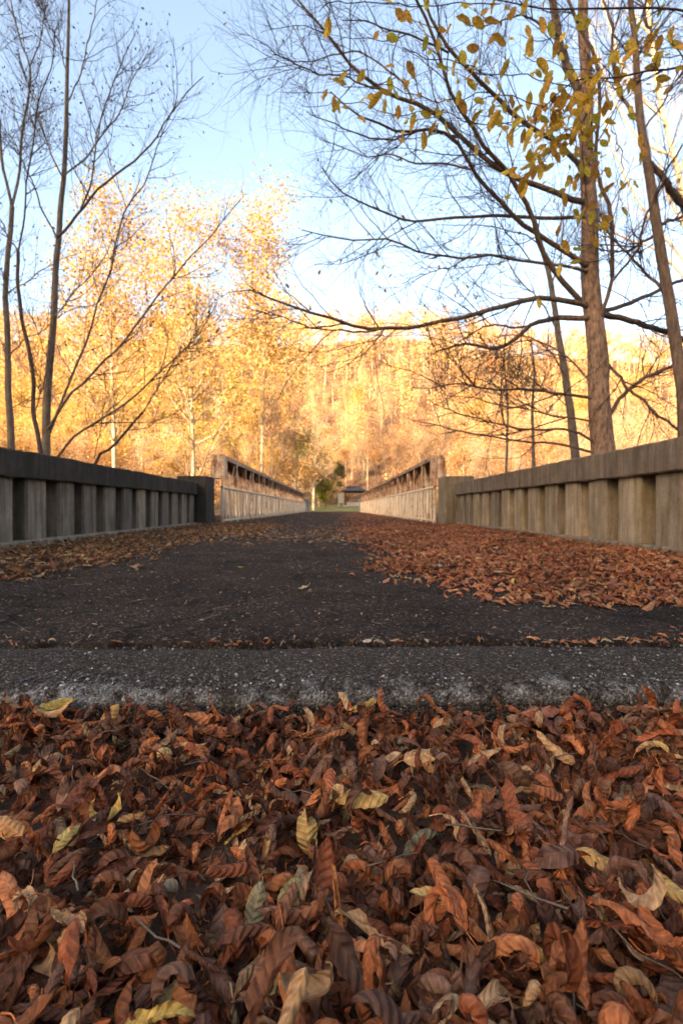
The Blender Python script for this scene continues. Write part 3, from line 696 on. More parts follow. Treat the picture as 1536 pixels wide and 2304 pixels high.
LR([(1235,1570),(1100,1540),(900,1520),(750,1490),(600,1460)], 0.030, 0.006, 0.9)
LR([(1225,1460),(1100,1440),(940,1410),(800,1380),(720,1370)], 0.024, 0.005, 1.0)
LR([(1225,1330),(1150,1250),(1060,1190),(980,1180),(900,1230),(840,1290)], 0.024, 0.004, 0.7)
LR([(1255,1085),(1340,1105),(1430,1130),(1536,1170),(1640,1215)], 0.070, 0.03, 0.6)
LR([(1250,1080),(1380,1040),(1470,995),(1560,960),(1650,900)], 0.052, 0.02, 1.2)
LR([(1235,1150),(1270,1050),(1295,970),(1290,850),(1285,720),(1245,620),(1235,500),(1245,350),(1230,200),(1180,100),(1135,0),(1110,-80)], 0.045, 0.016, -0.5)
LR([(1295,970),(1370,880),(1410,760),(1460,640),(1536,500)], 0.026, 0.010, -0.8, ZR-0.2)
LR([(1285,1440),(1350,1350),(1430,1300),(1530,1255),(1620,1230)], 0.048, 0.02, 0.4)
LR([(1275,1255),(1350,1340),(1440,1420),(1536,1500)], 0.034, 0.015, -0.3)
LR([(1210,520),(1195,450),(1180,340),(1130,230),(1105,130),(1080,20),(1060,-90)], 0.085, 0.05, 0.5)
LR([(1105,130),(1050,90),(960,60),(860,95),(780,90)], 0.024, 0.005, -0.5, ZR+0.3)
for pts_ in ([(1185,-150),(1090,-300),(990,-430),(900,-520)], [(1180,-260),(1290,-400),(1380,-520)], [(1165,-420),(1090,-600),(1020,-760)], [(1160,-560),(1230,-740),(1270,-880)], [(1195,-60),(1290,-170),(1400,-260),(1480,-300)]): LR(pts_, 0.04, 0.006, U(-1.0, 1.0))
big, bigL, bigP2, bigP3 = build_tree('autumn_tree', 'large reddish-barked tree with spreading bare limbs behind the tan parapet', (3.55, ZR, float(ground_z(3.55, ZR)) - 0.1), tr, lm, (480, 2900, 6500), (M_BARKR, M_BARKD, M_TWIG), bits=(1500, 0.022, [(0.12, 0.05, 0.04), (0.2, 0.09, 0.04)]), up=0.03, lens=(0.5, 1.5))
SMALL = leaf_meshes('small', 0.065, [(0.42, 0.27, 0.05), (0.36, 0.20, 0.05), (0.30, 0.24, 0.05), (0.48, 0.25, 0.06)], M_LEAFG, 5, 2, 6)
bb = np.array(big.location)
cnt = 0; leafy = np.concatenate([bigP2, bigP3[:, :, :][:0]]) if False else bigP3
pxs = VX + leafy[:, -1, 0] / leafy[:, -1, 1] * F; pys = VY - (leafy[:, -1, 2] - CAMZ) / leafy[:, -1, 1] * F
zone = ((pxs > 640) & (pxs < 950) & (pys > 490) & (pys < 680)) | ((pxs > 920) & (pxs < 1240) & (pys > 560) & (pys < 900))
for k in np.where(zone)[0][:110]: hang(leafy[k, rng.integers(2, 6)], big, bb, SMALL)
oth = np.where(~zone & (pys > -50) & (pys < 900))[0]
for k in oth[:50]: hang(leafy[k, -1], big, bb, SMALL)

# --- second trunk further right
ZS = 5.6
tr = [(limb([(1552, 1150)] + Z7([(1545,1400),(1530,1270),(1505,1100),(1480,950),(1455,800),(1420,600),(1390,420),(1375,250),(1370,120),(1355,0)]) + [(1412, -160), (1404, -340), (1398, -520)], ZS, 0.3, 40), 0.078, 0.008)]
lm = []
LR([(1425,560),(1490,640),(1550,720),(1620,790)], 0.05, 0.06, 0.3, ZS+0.2)
LR([(1385,420),(1330,340),(1290,220),(1290,100),(1260,0)], 0.034, 0.014, 0.6, ZS+0.2)
LR([(1375,200),(1420,120),(1400,40),(1420,-40)], 0.026, 0.012, 0.4, ZS+0.2)
LR([(1455,800),(1380,850),(1310,870),(1240,860)], 0.03, 0.008, 0.8, ZS+0.1)
LR([(1450,780),(1536,745),(1640,720)], 0.03, 0.012, 0.6, ZS+0.1)
LR([(1490,1010),(1430,960),(1340,870),(1260,780),(1225,730)], 0.032, 0.008, 0.9, ZS+0.1)
LR([(1400,450),(1470,350),(1536,240),(1600,150)], 0.02, 0.008, 0.5, ZS+0.2)
build_tree('autumn_tree', 'slender brown tree leaning beside the reddish-barked tree', (wpt(1552, 1143, ZS)[0], ZS, float(ground_z(4.1, ZS)) - 0.1), tr, lm, (150, 800, 1500), (M_BARKD, M_BARKD, M_TWIG), bits=(250, 0.022, [(0.14, 0.06, 0.04)]), up=0.08, lens=(0.4, 1.2))

# --- thinner trees further back on the right
def back_tree(pts, z, r0, r1, lab, mats, limbs, shoots, ext=(), bits=None):
    global lm
    p = Z7(pts); q = [(p[0][0] + 2, 1190)] + p + list(ext)
    tr = [(limb(q, z, 0.4, 30), r0, r1)]; lm = []
    for l, a, b, dz, zz in limbs: LR(l, a, b, dz, zz)
    x = wpt(q[0][0], 0, z)[0]
    return build_tree('thin_tree', lab, (x, z, float(ground_z(x, z)) - 0.2), tr, lm, shoots, mats, up=0.08, lens=(0.6, 1.8), bits=bits)
back_tree([(1165,1560),(1130,1300),(1105,1150),(1080,990),(1050,870),(1020,760)], 10.4, 0.105, 0.04, 'thin grey-brown tree close behind the reddish-barked trunk', (M_BARKL, M_BARKD, M_TWIG),
    [([(1105,1150),(1040,1040),(960,960),(900,840)], 0.03, 0.008, 0.6, 10.5), ([(1080,990),(1110,900),(1120,780),(1100,700)], 0.03, 0.008, 0.6, 10.5), ([(1130,1300),(1060,1200),(960,1160),(860,1180)], 0.028, 0.006, -0.8, 10.4), ([(1150,1420),(1080,1360),(960,1300),(880,1290)], 0.024, 0.006, 0.8, 10.4)], (90, 420, 600))
back_tree([(1020,1570),(1015,1430),(1022,1300),(1010,1180)], 11.2, 0.05, 0.018, 'spindly sapling in front of the thin grey-brown tree', (M_BARKL, M_BARKD, M_TWIG),
    [([(1015,1430),(980,1340),(930,1270)], 0.016, 0.005, 0.4, 11.2), ([(1018,1380),(1070,1300),(1090,1220)], 0.016, 0.005, 0.4, 11.2)], (50, 200, 0))
back_tree([(925,1590),(930,1400),(915,1250),(930,1120)], 11.0, 0.035, 0.012, 'very slender bare sapling by the tan pillar', (M_BARKL, M_BARKD, M_TWIG),
    [([(930,1400),(890,1320),(840,1260)], 0.012, 0.004, 0.4, 11.0), ([(928,1350),(970,1260),(990,1180)], 0.012, 0.004, 0.4, 11.0)], (40, 160, 0))
# tall pale tree behind, its top in the sun
p = [(1600, 1190), (1590, 900), (1560, 640), (1535, 420), (1490, 240), (1462, 60), (1440, -150)]
lm = []
for l in ([(1548,520),(1500,420),(1480,300),(1500,140)], [(1555,600),(1450,470),(1390,360),(1350,250),(1290,160)], [(1500,270),(1420,190),(1370,60),(1340,-40)], [(1530,400),(1560,240),(1540,90),(1560,-40)], [(1465,80),(1420,20),(1400,-60)], [(1560,640),(1480,560),(1400,530),(1330,470)], [(1520,350),(1440,310),(1380,220),(1320,60)]):
    lm.append((limb(l, 19.5, U(-1, 1)), 0.085, 0.02))
build_tree('tall_pale_tree', 'tall pale sunlit bare tree rising behind the slender leaning tree', (wpt(1600, 0, 19.5)[0], 19.5, float(ground_z(15, 19.5)) - 0.1), [(limb(p, 19.5, 0.4, 30), 0.17, 0.06)], lm, (160, 900, 1200), (M_PALE, M_PALE, M_PALE), up=0.1, lens=(1.2, 3.2))

# --- bare trees beyond the left-hand parapet
ZL = 8.2
def LL(pts, r0, r1, dz, z0=ZL): lm.append((limb(Z6(pts), z0, dz), r0, r1))
lm = []
tr = [(limb([(108, 1150)] + Z6([(245,2250),(250,2050),(265,1850),(285,1600),(295,1350),(310,1200),(320,1050),(340,900),(350,700),(355,500),(360,250),(365,0)]) + [(166, -150), (168, -320)], ZL, 0.3, 44), 0.070, 0.006)]
LL([(300,1200),(350,1160),(420,1060),(500,970),(600,890),(700,800),(780,720),(860,600),(950,470),(1020,400)], 0.036, 0.005, -0.8)
LL([(420,1060),(470,940),(490,800),(495,700),(520,620),(560,500),(640,300),(700,180)], 0.026, 0.005, 0.7, ZL-0.2)
LL([(255,2180),(330,1990),(360,1900),(400,1820),(450,1700),(500,1530),(560,1370),(590,1220),(640,1050),(720,960),(790,770),(840,630),(900,530)], 0.036, 0.006, 0.9)
LL([(250,2150),(350,1990),(450,1900),(540,1800),(640,1690),(730,1570),(830,1450),(920,1330),(1020,1220),(1130,1100),(1230,980)], 0.036, 0.005, -0.9)
LL([(250,2340),(315,2260),(370,2190),(480,2120),(580,2050),(700,1960),(800,1870),(900,1770),(1000,1660),(1090,1520)], 0.036, 0.005, -1.4)
LL([(290,1590),(360,1500),(430,1420),(500,1350),(570,1220)], 0.02, 0.006, 0.8)
LL([(335,900),(420,830),(490,750),(600,600),(680,420),(760,260)], 0.024, 0.005, 0.5)
LL([(305,1210),(250,1100),(200,980),(160,870),(100,750),(40,650)], 0.026, 0.006, -0.6)
LL([(335,910),(270,780),(220,600),(170,460),(110,300)], 0.024, 0.005, 0.6)
LL([(450,1900),(540,1860),(640,1800),(740,1720)], 0.014, 0.004, 0.5, ZL-0.3)
LL([(500,1530),(430,1540),(360,1560),(300,1600)], 0.012, 0.006, 0.1, ZL+0.4)
LL([(640,1050),(600,920),(560,800),(540,700)], 0.014, 0.004, 0.4, ZL+0.6)
LL([(352,560),(420,400),(470,200),(500,60),(520,-60)], 0.02, 0.006, 0.3, ZL+0.2)
LL([(357,420),(320,260),(250,120),(220,0)], 0.018, 0.006, -0.4, ZL+0.2)
BITS = [(0.10, 0.045, 0.035), (0.16, 0.075, 0.045), (0.07, 0.04, 0.035)]
build_tree('bare_tree', 'bare grey-brown tree with long sweeping limbs beyond the dark parapet', (wpt(108, 0, ZL)[0], ZL, float(ground_z(-4.8, ZL)) - 0.15), tr, lm, (200, 1000, 2000), (M_BARKL, M_BARKL, M_TWIG), bits=(1600, 0.05, BITS), up=0.10, lens=(0.5, 1.5))
lm = []; ZM = 9.3
tr = [(limb([(36, 1150)] + Z6([(75,2230),(65,2000),(60,1750),(50,1500),(65,1300),(85,1050)]), ZM, 0.2, 24), 0.066, 0.040)]
LL([(85,1050),(50,880),(30,750),(15,500),(10,200),(15,0),(20,-120)], 0.045, 0.016, -0.4, ZM+0.2)
LL([(85,1050),(120,900),(135,700),(170,500),(175,370),(120,200),(70,0)], 0.042, 0.012, 0.5, ZM+0.2)
LL([(175,370),(230,230),(250,100),(300,-40)], 0.02, 0.008, 0.3, ZM+0.5)
LL([(65,1780),(150,1700),(260,1640),(330,1560)], 0.02, 0.006, -0.6, ZM)
LL([(55,1480),(150,1420),(280,1330),(400,1280)], 0.02, 0.005, 0.6, ZM)
LL([(62,1450),(20,1350),(-40,1230)], 0.02, 0.006, 0.2, ZM)
LL([(70,2050),(130,2010),(230,1990),(330,1960)], 0.016, 0.005, 0.5, ZM)
LL([(62,1800),(20,1700),(-40,1620)], 0.02, 0.006, 0.5, ZM)
build_tree('bare_tree', 'forked bare tree with two slender stems beyond the dark parapet', (wpt(36, 0, ZM)[0], ZM, float(ground_z(-6, ZM)) - 0.15), tr, lm, (120, 600, 1100), (M_BARKL, M_BARKL, M_TWIG), bits=(1000, 0.05, BITS), up=0.12, lens=(0.5, 1.5))
lm = []; ZK = 7.4
tr = [(limb([(100, 1150)] + Z6([(215,2220),(185,2080),(180,1850),(130,1600),(110,1400),(115,1270)]), ZK, 0.2, 24), 0.034, 0.024)]
LL([(115,1270),(60,1190),(0,1050),(-60,950)], 0.02, 0.006, 0.3, ZK+0.2)
LL([(115,1270),(150,1050),(165,880),(200,650),(230,500),(280,350),(300,200)], 0.022, 0.006, -0.3, ZK+0.2)
LL([(185,2080),(240,1900),(250,1800),(200,1650),(150,1540)], 0.014, 0.005, 0.3, ZK)
build_tree('sapling', 'thin dark crooked sapling leaning between the two bare trees', (wpt(100, 0, ZK)[0], ZK, float(ground_z(-4.4, ZK)) - 0.15), tr, lm, (60, 300, 500), (M_TWIG, M_TWIG, M_TWIG), bits=(120, 0.04, BITS), up=0.12, lens=(0.4, 1.1))
lm = []; ZJ = 8.8
tr = [(limb([(200, 1180)] + Z6([(490,2300),(560,2240),(640,2150),(720,2060)]), ZJ, 0.1, 14), 0.03, 0.02)]
LL([(720,2060),(800,1930),(880,1800),(960,1700),(1060,1560)], 0.02, 0.005, -0.4, ZJ+0.1)
LL([(640,2150),(720,2140),(840,2080),(960,2020)], 0.012, 0.004, 0.4, ZJ)
LL([(480,2290),(510,2150),(540,1950),(530,1880)], 0.012, 0.005, 0.2, ZJ)
build_tree('sapling', 'low arching sapling stem rising over the dark parapet', (wpt(200, 0, ZJ)[0], ZJ, float(ground_z(-4.4, ZJ)) - 0.15), tr, lm, (50, 220, 300), (M_TWIG, M_TWIG, M_TWIG), bits=(90, 0.04, BITS), up=0.10, lens=(0.4, 1.1))

# --- overhanging leafy tree: its trunk stands just outside the picture to the right, its low boughs reach in
ZB = 2.7; bx, by = 3.75, 2.3
base = np.array([bx, by, float(ground_z(bx, by)) - 0.1])
boughs = {'a': [(1536,215),(1400,245),(1260,275),(1150,300),(1050,370),(1000,420),(960,450)], 'b': [(1150,300),(1000,270),(880,260),(760,230),(640,200),(560,175)],
  'c': [(1260,275),(1210,360),(1180,430),(1190,520),(1200,650),(1190,760),(1120,860),(1070,930)], 'd': [(1050,370),(900,330),(760,345),(640,350),(500,300),(370,265)],
  'e': [(1000,420),(850,440),(740,400),(560,400),(420,375),(340,365)], 'f': [(1400,245),(1350,330),(1290,430),(1330,550),(1300,660)],
  'g': [(1600,60),(1400,30),(1200,20),(1050,25),(900,20),(790,5)], 'h': [(1180,430),(1100,470),(1040,540),(1010,560)], 'i': [(1340,150),(1290,200),(1200,240),(1120,240),(1020,210),(980,190)], 'j': [(1150,300),(1120,380),(1090,460),(1060,560)], 'k': [(900,20),(800,20),(600,30),(330,20),(270,60)]}
lm = []; dzs = dict(a=-0.2, b=-0.2, c=0.3, d=0.1, e=0.35, f=0.3, g=-0.2, h=0.3, i=-0.1, j=0.2, k=0.1); zst = dict(a=2.8, b=2.67, c=2.73, d=2.63, e=2.62, f=2.77, g=2.6, h=2.85, i=2.9, j=2.67, k=2.46)
BP = {}
for k in boughs:
    P = limb(Z7(boughs[k]), zst[k], dzs[k], 26)
    if k in 'ag':      # carry the bough on to its trunk
        h = P[0][2] - (0.25 if k == 'a' else 0.5)
        P = resample(np.concatenate([[[bx, by, h], [bx - 0.9, by + 0.2, h + 0.12]], P]), 32)
    BP[k] = P
    lm.append((P, 0.016 if k in 'ag' else 0.0045, 0.0022))
LR([(1536,215),(1560,205)], 0.006, 0.006, 0, 2.8); lm.pop()
BP['i'] = resample(np.concatenate([[BP['a'][14]], BP['i'][4:]]), 26); lm[list(boughs).index('i')] = (BP['i'], 0.004, 0.002)
tr = [(resample(np.array([[bx, by, base[2]], [bx - 0.02, by, 1.0], [bx + 0.03, by + 0.05, 2.4], [bx - 0.03, by + 0.1, 4.0], [bx + 0.05, by, 6.0], [bx, by, 8.0]]), 20), 0.13, 0.05)]
leafy, A, P2, P3 = build_tree('overhanging_tree', 'low leafy bough with large yellow-brown leaves hanging over the tan parapet', tuple(base), tr, lm, (150, 260, 0), (M_BARKL, M_TWIG, M_TWIG), up=-0.03, lens=(0.10, 0.42))
BIGL = leaf_meshes('big', 0.080, [(0.68, 0.43, 0.06), (0.58, 0.43, 0.06), (0.62, 0.34, 0.06), (0.72, 0.50, 0.09), (0.50, 0.42, 0.06), (0.56, 0.29, 0.06)], M_LEAFG, 9, 4, 12)
dens = dict(a=42, b=36, c=42, d=26, e=32, f=32, g=22, h=16, i=26, j=20, k=6)
for k, n in dens.items():
    P = BP[k]
    for q in range(n):
        lo = 8 if k in 'ag' else 1
        p = P[rng.integers(lo, len(P))] + rng.normal(size=3) * np.array([0.085, 0.10, 0.07]) * (0.6 if k in 'egk' else 1)
        hang(p, leafy, base, BIGL)

n = 110; P = np.concatenate([BP['a'][14:], BP['c'][:16], BP['h'], BP['j'], BP['i'][8:]])[rng.integers(20, 100, n)] + rng.normal(size=(n, 3)) * np.array([0.085, 0.12, 0.075])
temps = [leaf_surface(0.1, 0.05, U(-.9, .9), U(-1, 1.6), U(-.8, .8), 2, 6) for _ in range(6)]
V, Q, uv, ti = bake(temps, rng.integers(6, size=n), rot(U(0, 6.28, n), U(0.5, 1.6, n), U(0, 6.28, n)), U(0.6, 1.1, n), P - base, np.array([(0.68, 0.43, 0.06), (0.58, 0.43, 0.06), (0.62, 0.34, 0.06)])[rng.integers(3, size=n)])
tag(obj('foliage', mesh('foliage', V, Q, uv, ti), M_LEAFG, leafy), kind='stuff')
# ------------------------------------------------------------------ far bank and hillside trees
def cloud(cent, per, sig, size, cols, flat=1.0):
    n = len(cent) * per
    c = np.repeat(cent, per, 0) + rng.normal(size=(n, 3)) * sig * np.array([1, 1, 0.75])
    cc = np.repeat(np.array(cols)[rng.integers(len(cols), size=len(cent))] * U(0.75, 1.2, (len(cent), 1)), per, 0) * U(0.75, 1.2, (n, 1))
    M = rot(U(0, 6.28, n), np.arccos(U(-1, 1, n)), U(0, 6.28, n)); s = size * U(0.6, 1.3, n)
    v = np.array([[-0.5, 0, 0], [0, 0.32, 0.08], [0.5, 0, 0], [0, -0.32, 0.08]])
    V = np.einsum('mij,vj->mvi', M * s[:, None, None], v) + c[:, None]
    return V.reshape(-1, 3), np.arange(n * 4).reshape(-1, 4), np.repeat(cc, 4, 0)
def far_tree(h, r, spread, nl, clear, per, sig, size, cols, mat, nt=(60, 0), ncl=70, stems=1, up=0.12, lean=0.05):
    """returns trunk mesh, crown mesh and the raw crown arrays"""
    tr, A, AR = [], [], []
    for s in range(stems):
        d = U(-1, 1, 2) * (lean + (0.28 if stems > 1 else 0)) * h
        b0 = U(-.25, .25, 2) * (stems > 1)
        P = resample(np.array([[b0[0], b0[1], -0.6], [b0[0] + d[0]*.2, b0[1] + d[1]*.2, h*.3], [b0[0] + d[0]*.55 + U(-.2, .2), b0[1] + d[1]*.55, h*.65], [b0[0] + d[0], b0[1] + d[1], h]]), 14)
        r_ = r / stems ** 0.5 * U(.8, 1.1) * np.linspace(1, 0.12, 14); tr.append(tube(P, r_, 7)); A.append(P); AR.append(r_)
    A, AR = np.array(A), np.array(AR)
    P1, R1 = spawn(A, AR, nl, (spread * .6, spread * 1.1), (30, 65), (r * .2, r * .4), 7, up, clear, 1.0, 0.12)
    P2, R2 = spawn(P1, R1, nl * 4, (spread * .25, spread * .55), (25, 60), (r * .07, r * .14), 5, up * .8, 0.25, 1.0, 0.15)
    tr += [tubes(P1, R1, 4), tubes(P2, R2, 3)]
    if nt[0]:
        P3, R3 = spawn(P2, R2, nt[0], (spread * .12, spread * .35), (20, 60), (0.012, 0.02), 4, up, 0.1, 1.0, 0.18); tr.append(tubes(P3, R3, 3))
    V, Q = join(tr)
    tm = mesh('trunk', V, Q); tm.materials.append(mat)
    ends = np.concatenate([P2[:, -1], P2[:, 2]]); cent = ends[rng.integers(len(ends), size=ncl)]
    if per: cv = cloud(cent, per, sig, size, cols); cm = mesh('crown', cv[0], cv[1], None, cv[2]); cm.materials.append(M_FOL)
    else: cm = cv = None
    return tm, cm, cv, (V, Q)
YEL = [(0.68, 0.43, 0.13), (0.62, 0.37, 0.11), (0.72, 0.48, 0.17), (0.55, 0.39, 0.11)]
GOLD = [(0.68, 0.40, 0.17), (0.60, 0.33, 0.14), (0.72, 0.46, 0.20)]
ORA = [(0.60, 0.31, 0.15), (0.52, 0.26, 0.12), (0.64, 0.37, 0.18), (0.48, 0.28, 0.13)]
TAN = [(0.68, 0.46, 0.23), (0.60, 0.38, 0.19), (0.73, 0.53, 0.28)]
GRN = [(0.22, 0.24, 0.03), (0.34, 0.31, 0.04), (0.16, 0.17, 0.03)]
def place(name, lab, tm, cm, x, y, s=1.0, rz=None, group=None, dz=0.0):
    t = thing(name, lab, 'bush' if 'bush' in name else 'tree', (x, y, float(ground_z(x, y)) + dz), group, U(0, 6.28) if rz is None else rz); t.scale = (s, s, s * U(0.93, 1.07))
    obj('trunk', tm, None, t)
    if cm is not None: obj('crown', cm, None, t)
    return t
# three tall yellow trees on the far bank, left of the bridge
for px, top, y, lab, nl in ((262, 492, 47, 'tall airy golden tree standing furthest from the bridge on the far bank', 22), (438, 452, 46, 'tall golden tree with pale forked trunk, middle of the far-bank trio', 26), (588, 438, 50, 'tall narrow golden tree on the far bank closest to the bridge', 18)):
    h = (VY - top) / F * y
    tm, cm, _, _ = far_tree(h - 1.0, 0.26, 7.5 if px != 588 else 5.5, nl + 18, 0.22, 22, 1.05, 0.28, YEL, M_PALE, (1400, 0), 470, 1, 0.08, 0.03)
    place('golden_tree', lab, tm, cm, (px - VX) / F * y, y, 1.0)
# dark gnarled tree and twiggy rose-brown trees on the far bank
tm, cm, _, _ = far_tree(10.5, 0.2, 4.5, 12, 0.3, 10, 0.5, 0.26, [(0.42, 0.34, 0.06)], M_MIDB, (500, 0), 60, 2, 0.12, 0.1)
place('gnarled_tree', 'dark gnarled twin-stemmed tree on the far bank left of the railing', tm, cm, (430 - VX) / F * 44.5, 44.5)
tm, cm, _, _ = far_tree(11.5, 0.16, 5.5, 30, 0.12, 5, 0.5, 0.2, ORA, M_MIDB, (2600, 0), 110, 4, 0.18, 0.06)
TWM = (tm, cm)
for px, y, s, lab in ((610, 47, 1.0, 'dense twiggy rose-brown tree rising over the left railing'), (545, 52, 0.9, 'twiggy rose-brown tree behind the gnarled twin-stemmed tree'), (880, 58, 0.95, 'twiggy orange-brown tree rising behind the right railing'), (960, 52, 0.85, 'twiggy orange-brown tree above the tan pillar')):
    place('twiggy_tree', lab, tm, cm, (px - VX) / F * y, y, s)
# pale trunk beside the far end of the left railing, with its neighbours
tm, cm, _, _ = far_tree(12, 0.27, 4.2, 18, 0.18, 24, 0.6, 0.28, GOLD + GRN[:1], M_PALE, (300, 0), 110)
for px, y, s, lab in ((705, 56, 0.72, 'sunlit pale trunk standing on the lawn edge by the dark stone post'), (667, 60, 0.9, 'pale straight trunk behind the far end of the left railing'), (681, 64, 0.95, 'pale leaning trunk next to the straight one behind the left railing')):
    place('pale_trunked_tree', lab, tm, cm, (px - VX) / F * y, y, s)
tm, cm, _, _ = far_tree(5.0, 0.09, 1.8, 16, 0.1, 40, 0.32, 0.2, GRN, M_MIDB, (0, 0), 70, 2)
place('leafy_tree', 'small yellow-green leafy tree on the lawn edge', tm, cm, (733 - VX) / F * 66, 66)
place('leafy_tree', 'smaller yellow-green bush beside the pale trunk', tm, cm, (716 - VX) / F * 70, 70, 0.8)
tm, cm, _, _ = far_tree(6.0, 0.1, 1.7, 18, 0.08, 42, 0.3, 0.2, [(0.05, 0.06, 0.02), (0.09, 0.08, 0.025)], M_MIDB, (0, 0), 70, 1)
place('evergreen_tree', 'small dark evergreen behind the pavilion', tm, cm, (764 - VX) / F * 84, 84)
# kinds of hillside tree
KINDS = []
for nm, lab, args in (
  ('golden_tree', 'golden yellow leafy tree on the far hillside', (13, 0.13, 4.4, 14, 0.22, 44, 0.65, 0.25, YEL, M_PALE, (300, 0), 95)),
  ('amber_tree', 'deep amber leafy tree on the far hillside', (12, 0.13, 4.2, 14, 0.22, 40, 0.65, 0.25, GOLD, M_PALE, (300, 0), 90)),
  ('rust_tree', 'sparse orange-brown tree on the far hillside', (11, 0.12, 4.0, 16, 0.2, 24, 0.65, 0.22, ORA, M_MIDB, (900, 0), 85, 2)),
  ('bare_pale_tree', 'bare pale-stemmed twiggy tree on the far hillside', (13, 0.12, 4.2, 20, 0.25, 9, 0.7, 0.2, TAN, M_PALE, (1500, 0), 70, 2, 0.2)),
  ('tan_tree', 'pale tan thin-leaved tree on the far hillside', (12, 0.12, 4.2, 16, 0.25, 28, 0.65, 0.22, TAN, M_PALE, (900, 0), 85, 1, 0.18))):
    KINDS.append((nm, lab, [far_tree(*args) for _ in range(2)]))
def kind_at(x, y):
    """golden on the left and along the ridge, pale and rusty on the right and low down"""
    u = U(0, 1); px = VX + x / y * F
    wts = np.array([0.45, 0.2, 0.1, 0.1, 0.15]) if px < 640 else (np.array([0.05, 0.13, 0.23, 0.25, 0.34]) if y < 130 else np.array([0.10, 0.24, 0.14, 0.16, 0.36]))
    if y > 190: wts = np.array([0.30, 0.38, 0.12, 0.04, 0.16])
    return int(np.searchsorted(np.cumsum(wts), u))
spots = []
def try_spot(x, y, dmin):
    for a, b in spots:
        if (a - x) ** 2 + (b - y) ** 2 < dmin * dmin: return False
    spots.append((x, y)); return True
n = 0
for _ in range(6000):
    y = 47 + 95 * U(0, 1) ** 1.1; x = U(-0.80, 0.80) * y
    if abs(x - 1.5) < 7.5 + 0.0 * y and y < 86: continue
    if y < 62 and -26 < x < 0: continue
    if not try_spot(x, y, 3.4 + y * 0.018): continue
    nm, lab, vs = KINDS[kind_at(x, y)]; tm, cm, _, _ = vs[n % 2]; sz = U(0.75, 1.25)
    lab = ('tall ' if sz > 1.08 else ('small ' if sz < 0.9 else '')) + lab.replace('on the far hillside', 'on the river bank beyond the bridge' if y < 66 else ('at the foot of the hill' if y < 86 else ('on the lower slope of the hill' if y < 115 else 'halfway up the hill')))
    place(nm, lab, tm, cm, x, y, sz * (0.7 if y < 80 else 1.0), None, 'trees on the far hillside'); n += 1
    if n >= 285: break
# low brush along the foot of the hill
tmS, cmS, cvS, _ = far_tree(2.6, 0.05, 1.8, 14, 0.05, 9, 0.3, 0.22, ORA + TAN, M_MIDB, (300, 0), 50, 4, 0.12, 0.1)
n = 0
for _ in range(400):
    y = U(46, 92); x = U(-0.5, 0.5) * y
    if abs(x - 1.0) < 5.5 and y < 82: continue
    place('brush_bush', 'low rust-brown brush at the foot of the hillside', tmS, cmS, x, y, U(0.7, 1.6), None, 'brush at the foot of the hillside'); n += 1
    if n >= 90: break
# the rest of the wood up to the ridge reads as one mass
CV, CQ, CT, nn = [], [], [], 0; TP, TR = [], []
def add_mass(x, y, k, s, keep):
    global nn
    _, _, vs = KINDS[k]; V, Q, T = vs[rng.integers(2)][2]
    m = len(V) // 4; sel = rng.permutation(m)[:keep]
    v = V.reshape(m, 4, 3)[sel]; c = v.mean(1, keepdims=True); v = c + (v - c) * 2.3; t = T.reshape(m, 4, 3)[sel]
    a = U(0, 6.28); ca, sa = math.cos(a), math.sin(a)
    v = v @ np.array([[ca, sa, 0], [-sa, ca, 0], [0, 0, 1]]) * s + np.array([x, y, float(ground_z(x, y))])
    CV.append(v.reshape(-1, 3)); CT.append((t * U(0.85, 1.15)).reshape(-1, 3))
    z = float(ground_z(x, y)); l = U(-.6, .6, 2)
    TP.append(np.array([[x, y, z - 0.5], [x + l[0]*.5, y + l[1]*.5, z + 5*s], [x + l[0], y + l[1], z + 10*s]])); TR.append(np.array([0.17, 0.12, 0.03]) * s)
def finish_mass(name, lab):
    global CV, CT, TP, TR
    V = np.concatenate(CV); o = thing(name, lab, 'wood', (0, 0, 0)); tag(o, kind='stuff')
    a = tag(obj('crown', mesh('crown', V, np.arange(len(V)).reshape(-1, 4), None, np.concatenate(CT)), M_FOL, o), kind='stuff')
    tag(obj('trunk', mesh('trunk', *tubes(np.array(TP), np.array(TR), 4)), M_PALE, o), kind='stuff')
    CV, CT, TP, TR = [], [], [], []
n = 0; spots2 = spots; 
for _ in range(9000):
    y = U(105, 262); x = U(-0.80, 0.80) * y
    if not try_spot(x, y, 4.6): continue
    add_mass(x, y, kind_at(x, y), U(0.75, 1.2), 330 if y < 190 else 270); n += 1
    if n >= 900: break
finish_mass('hillside_wood', 'mass of golden autumn trees covering the far hillside up to the ridge')
spots = []  # unseen trees on the rise behind the camera, added for their shade
for _ in range(700):
    x = U(-260, 200); y = U(-125, -60)
    if not try_spot(x, y, 7.0): continue
    add_mass(x, y, int(rng.integers(0, 5)), U(0.7, 1.0), 100)
finish_mass('added_shade_wood', 'unseen wooded hillside added behind the road approach to shade the bridge')
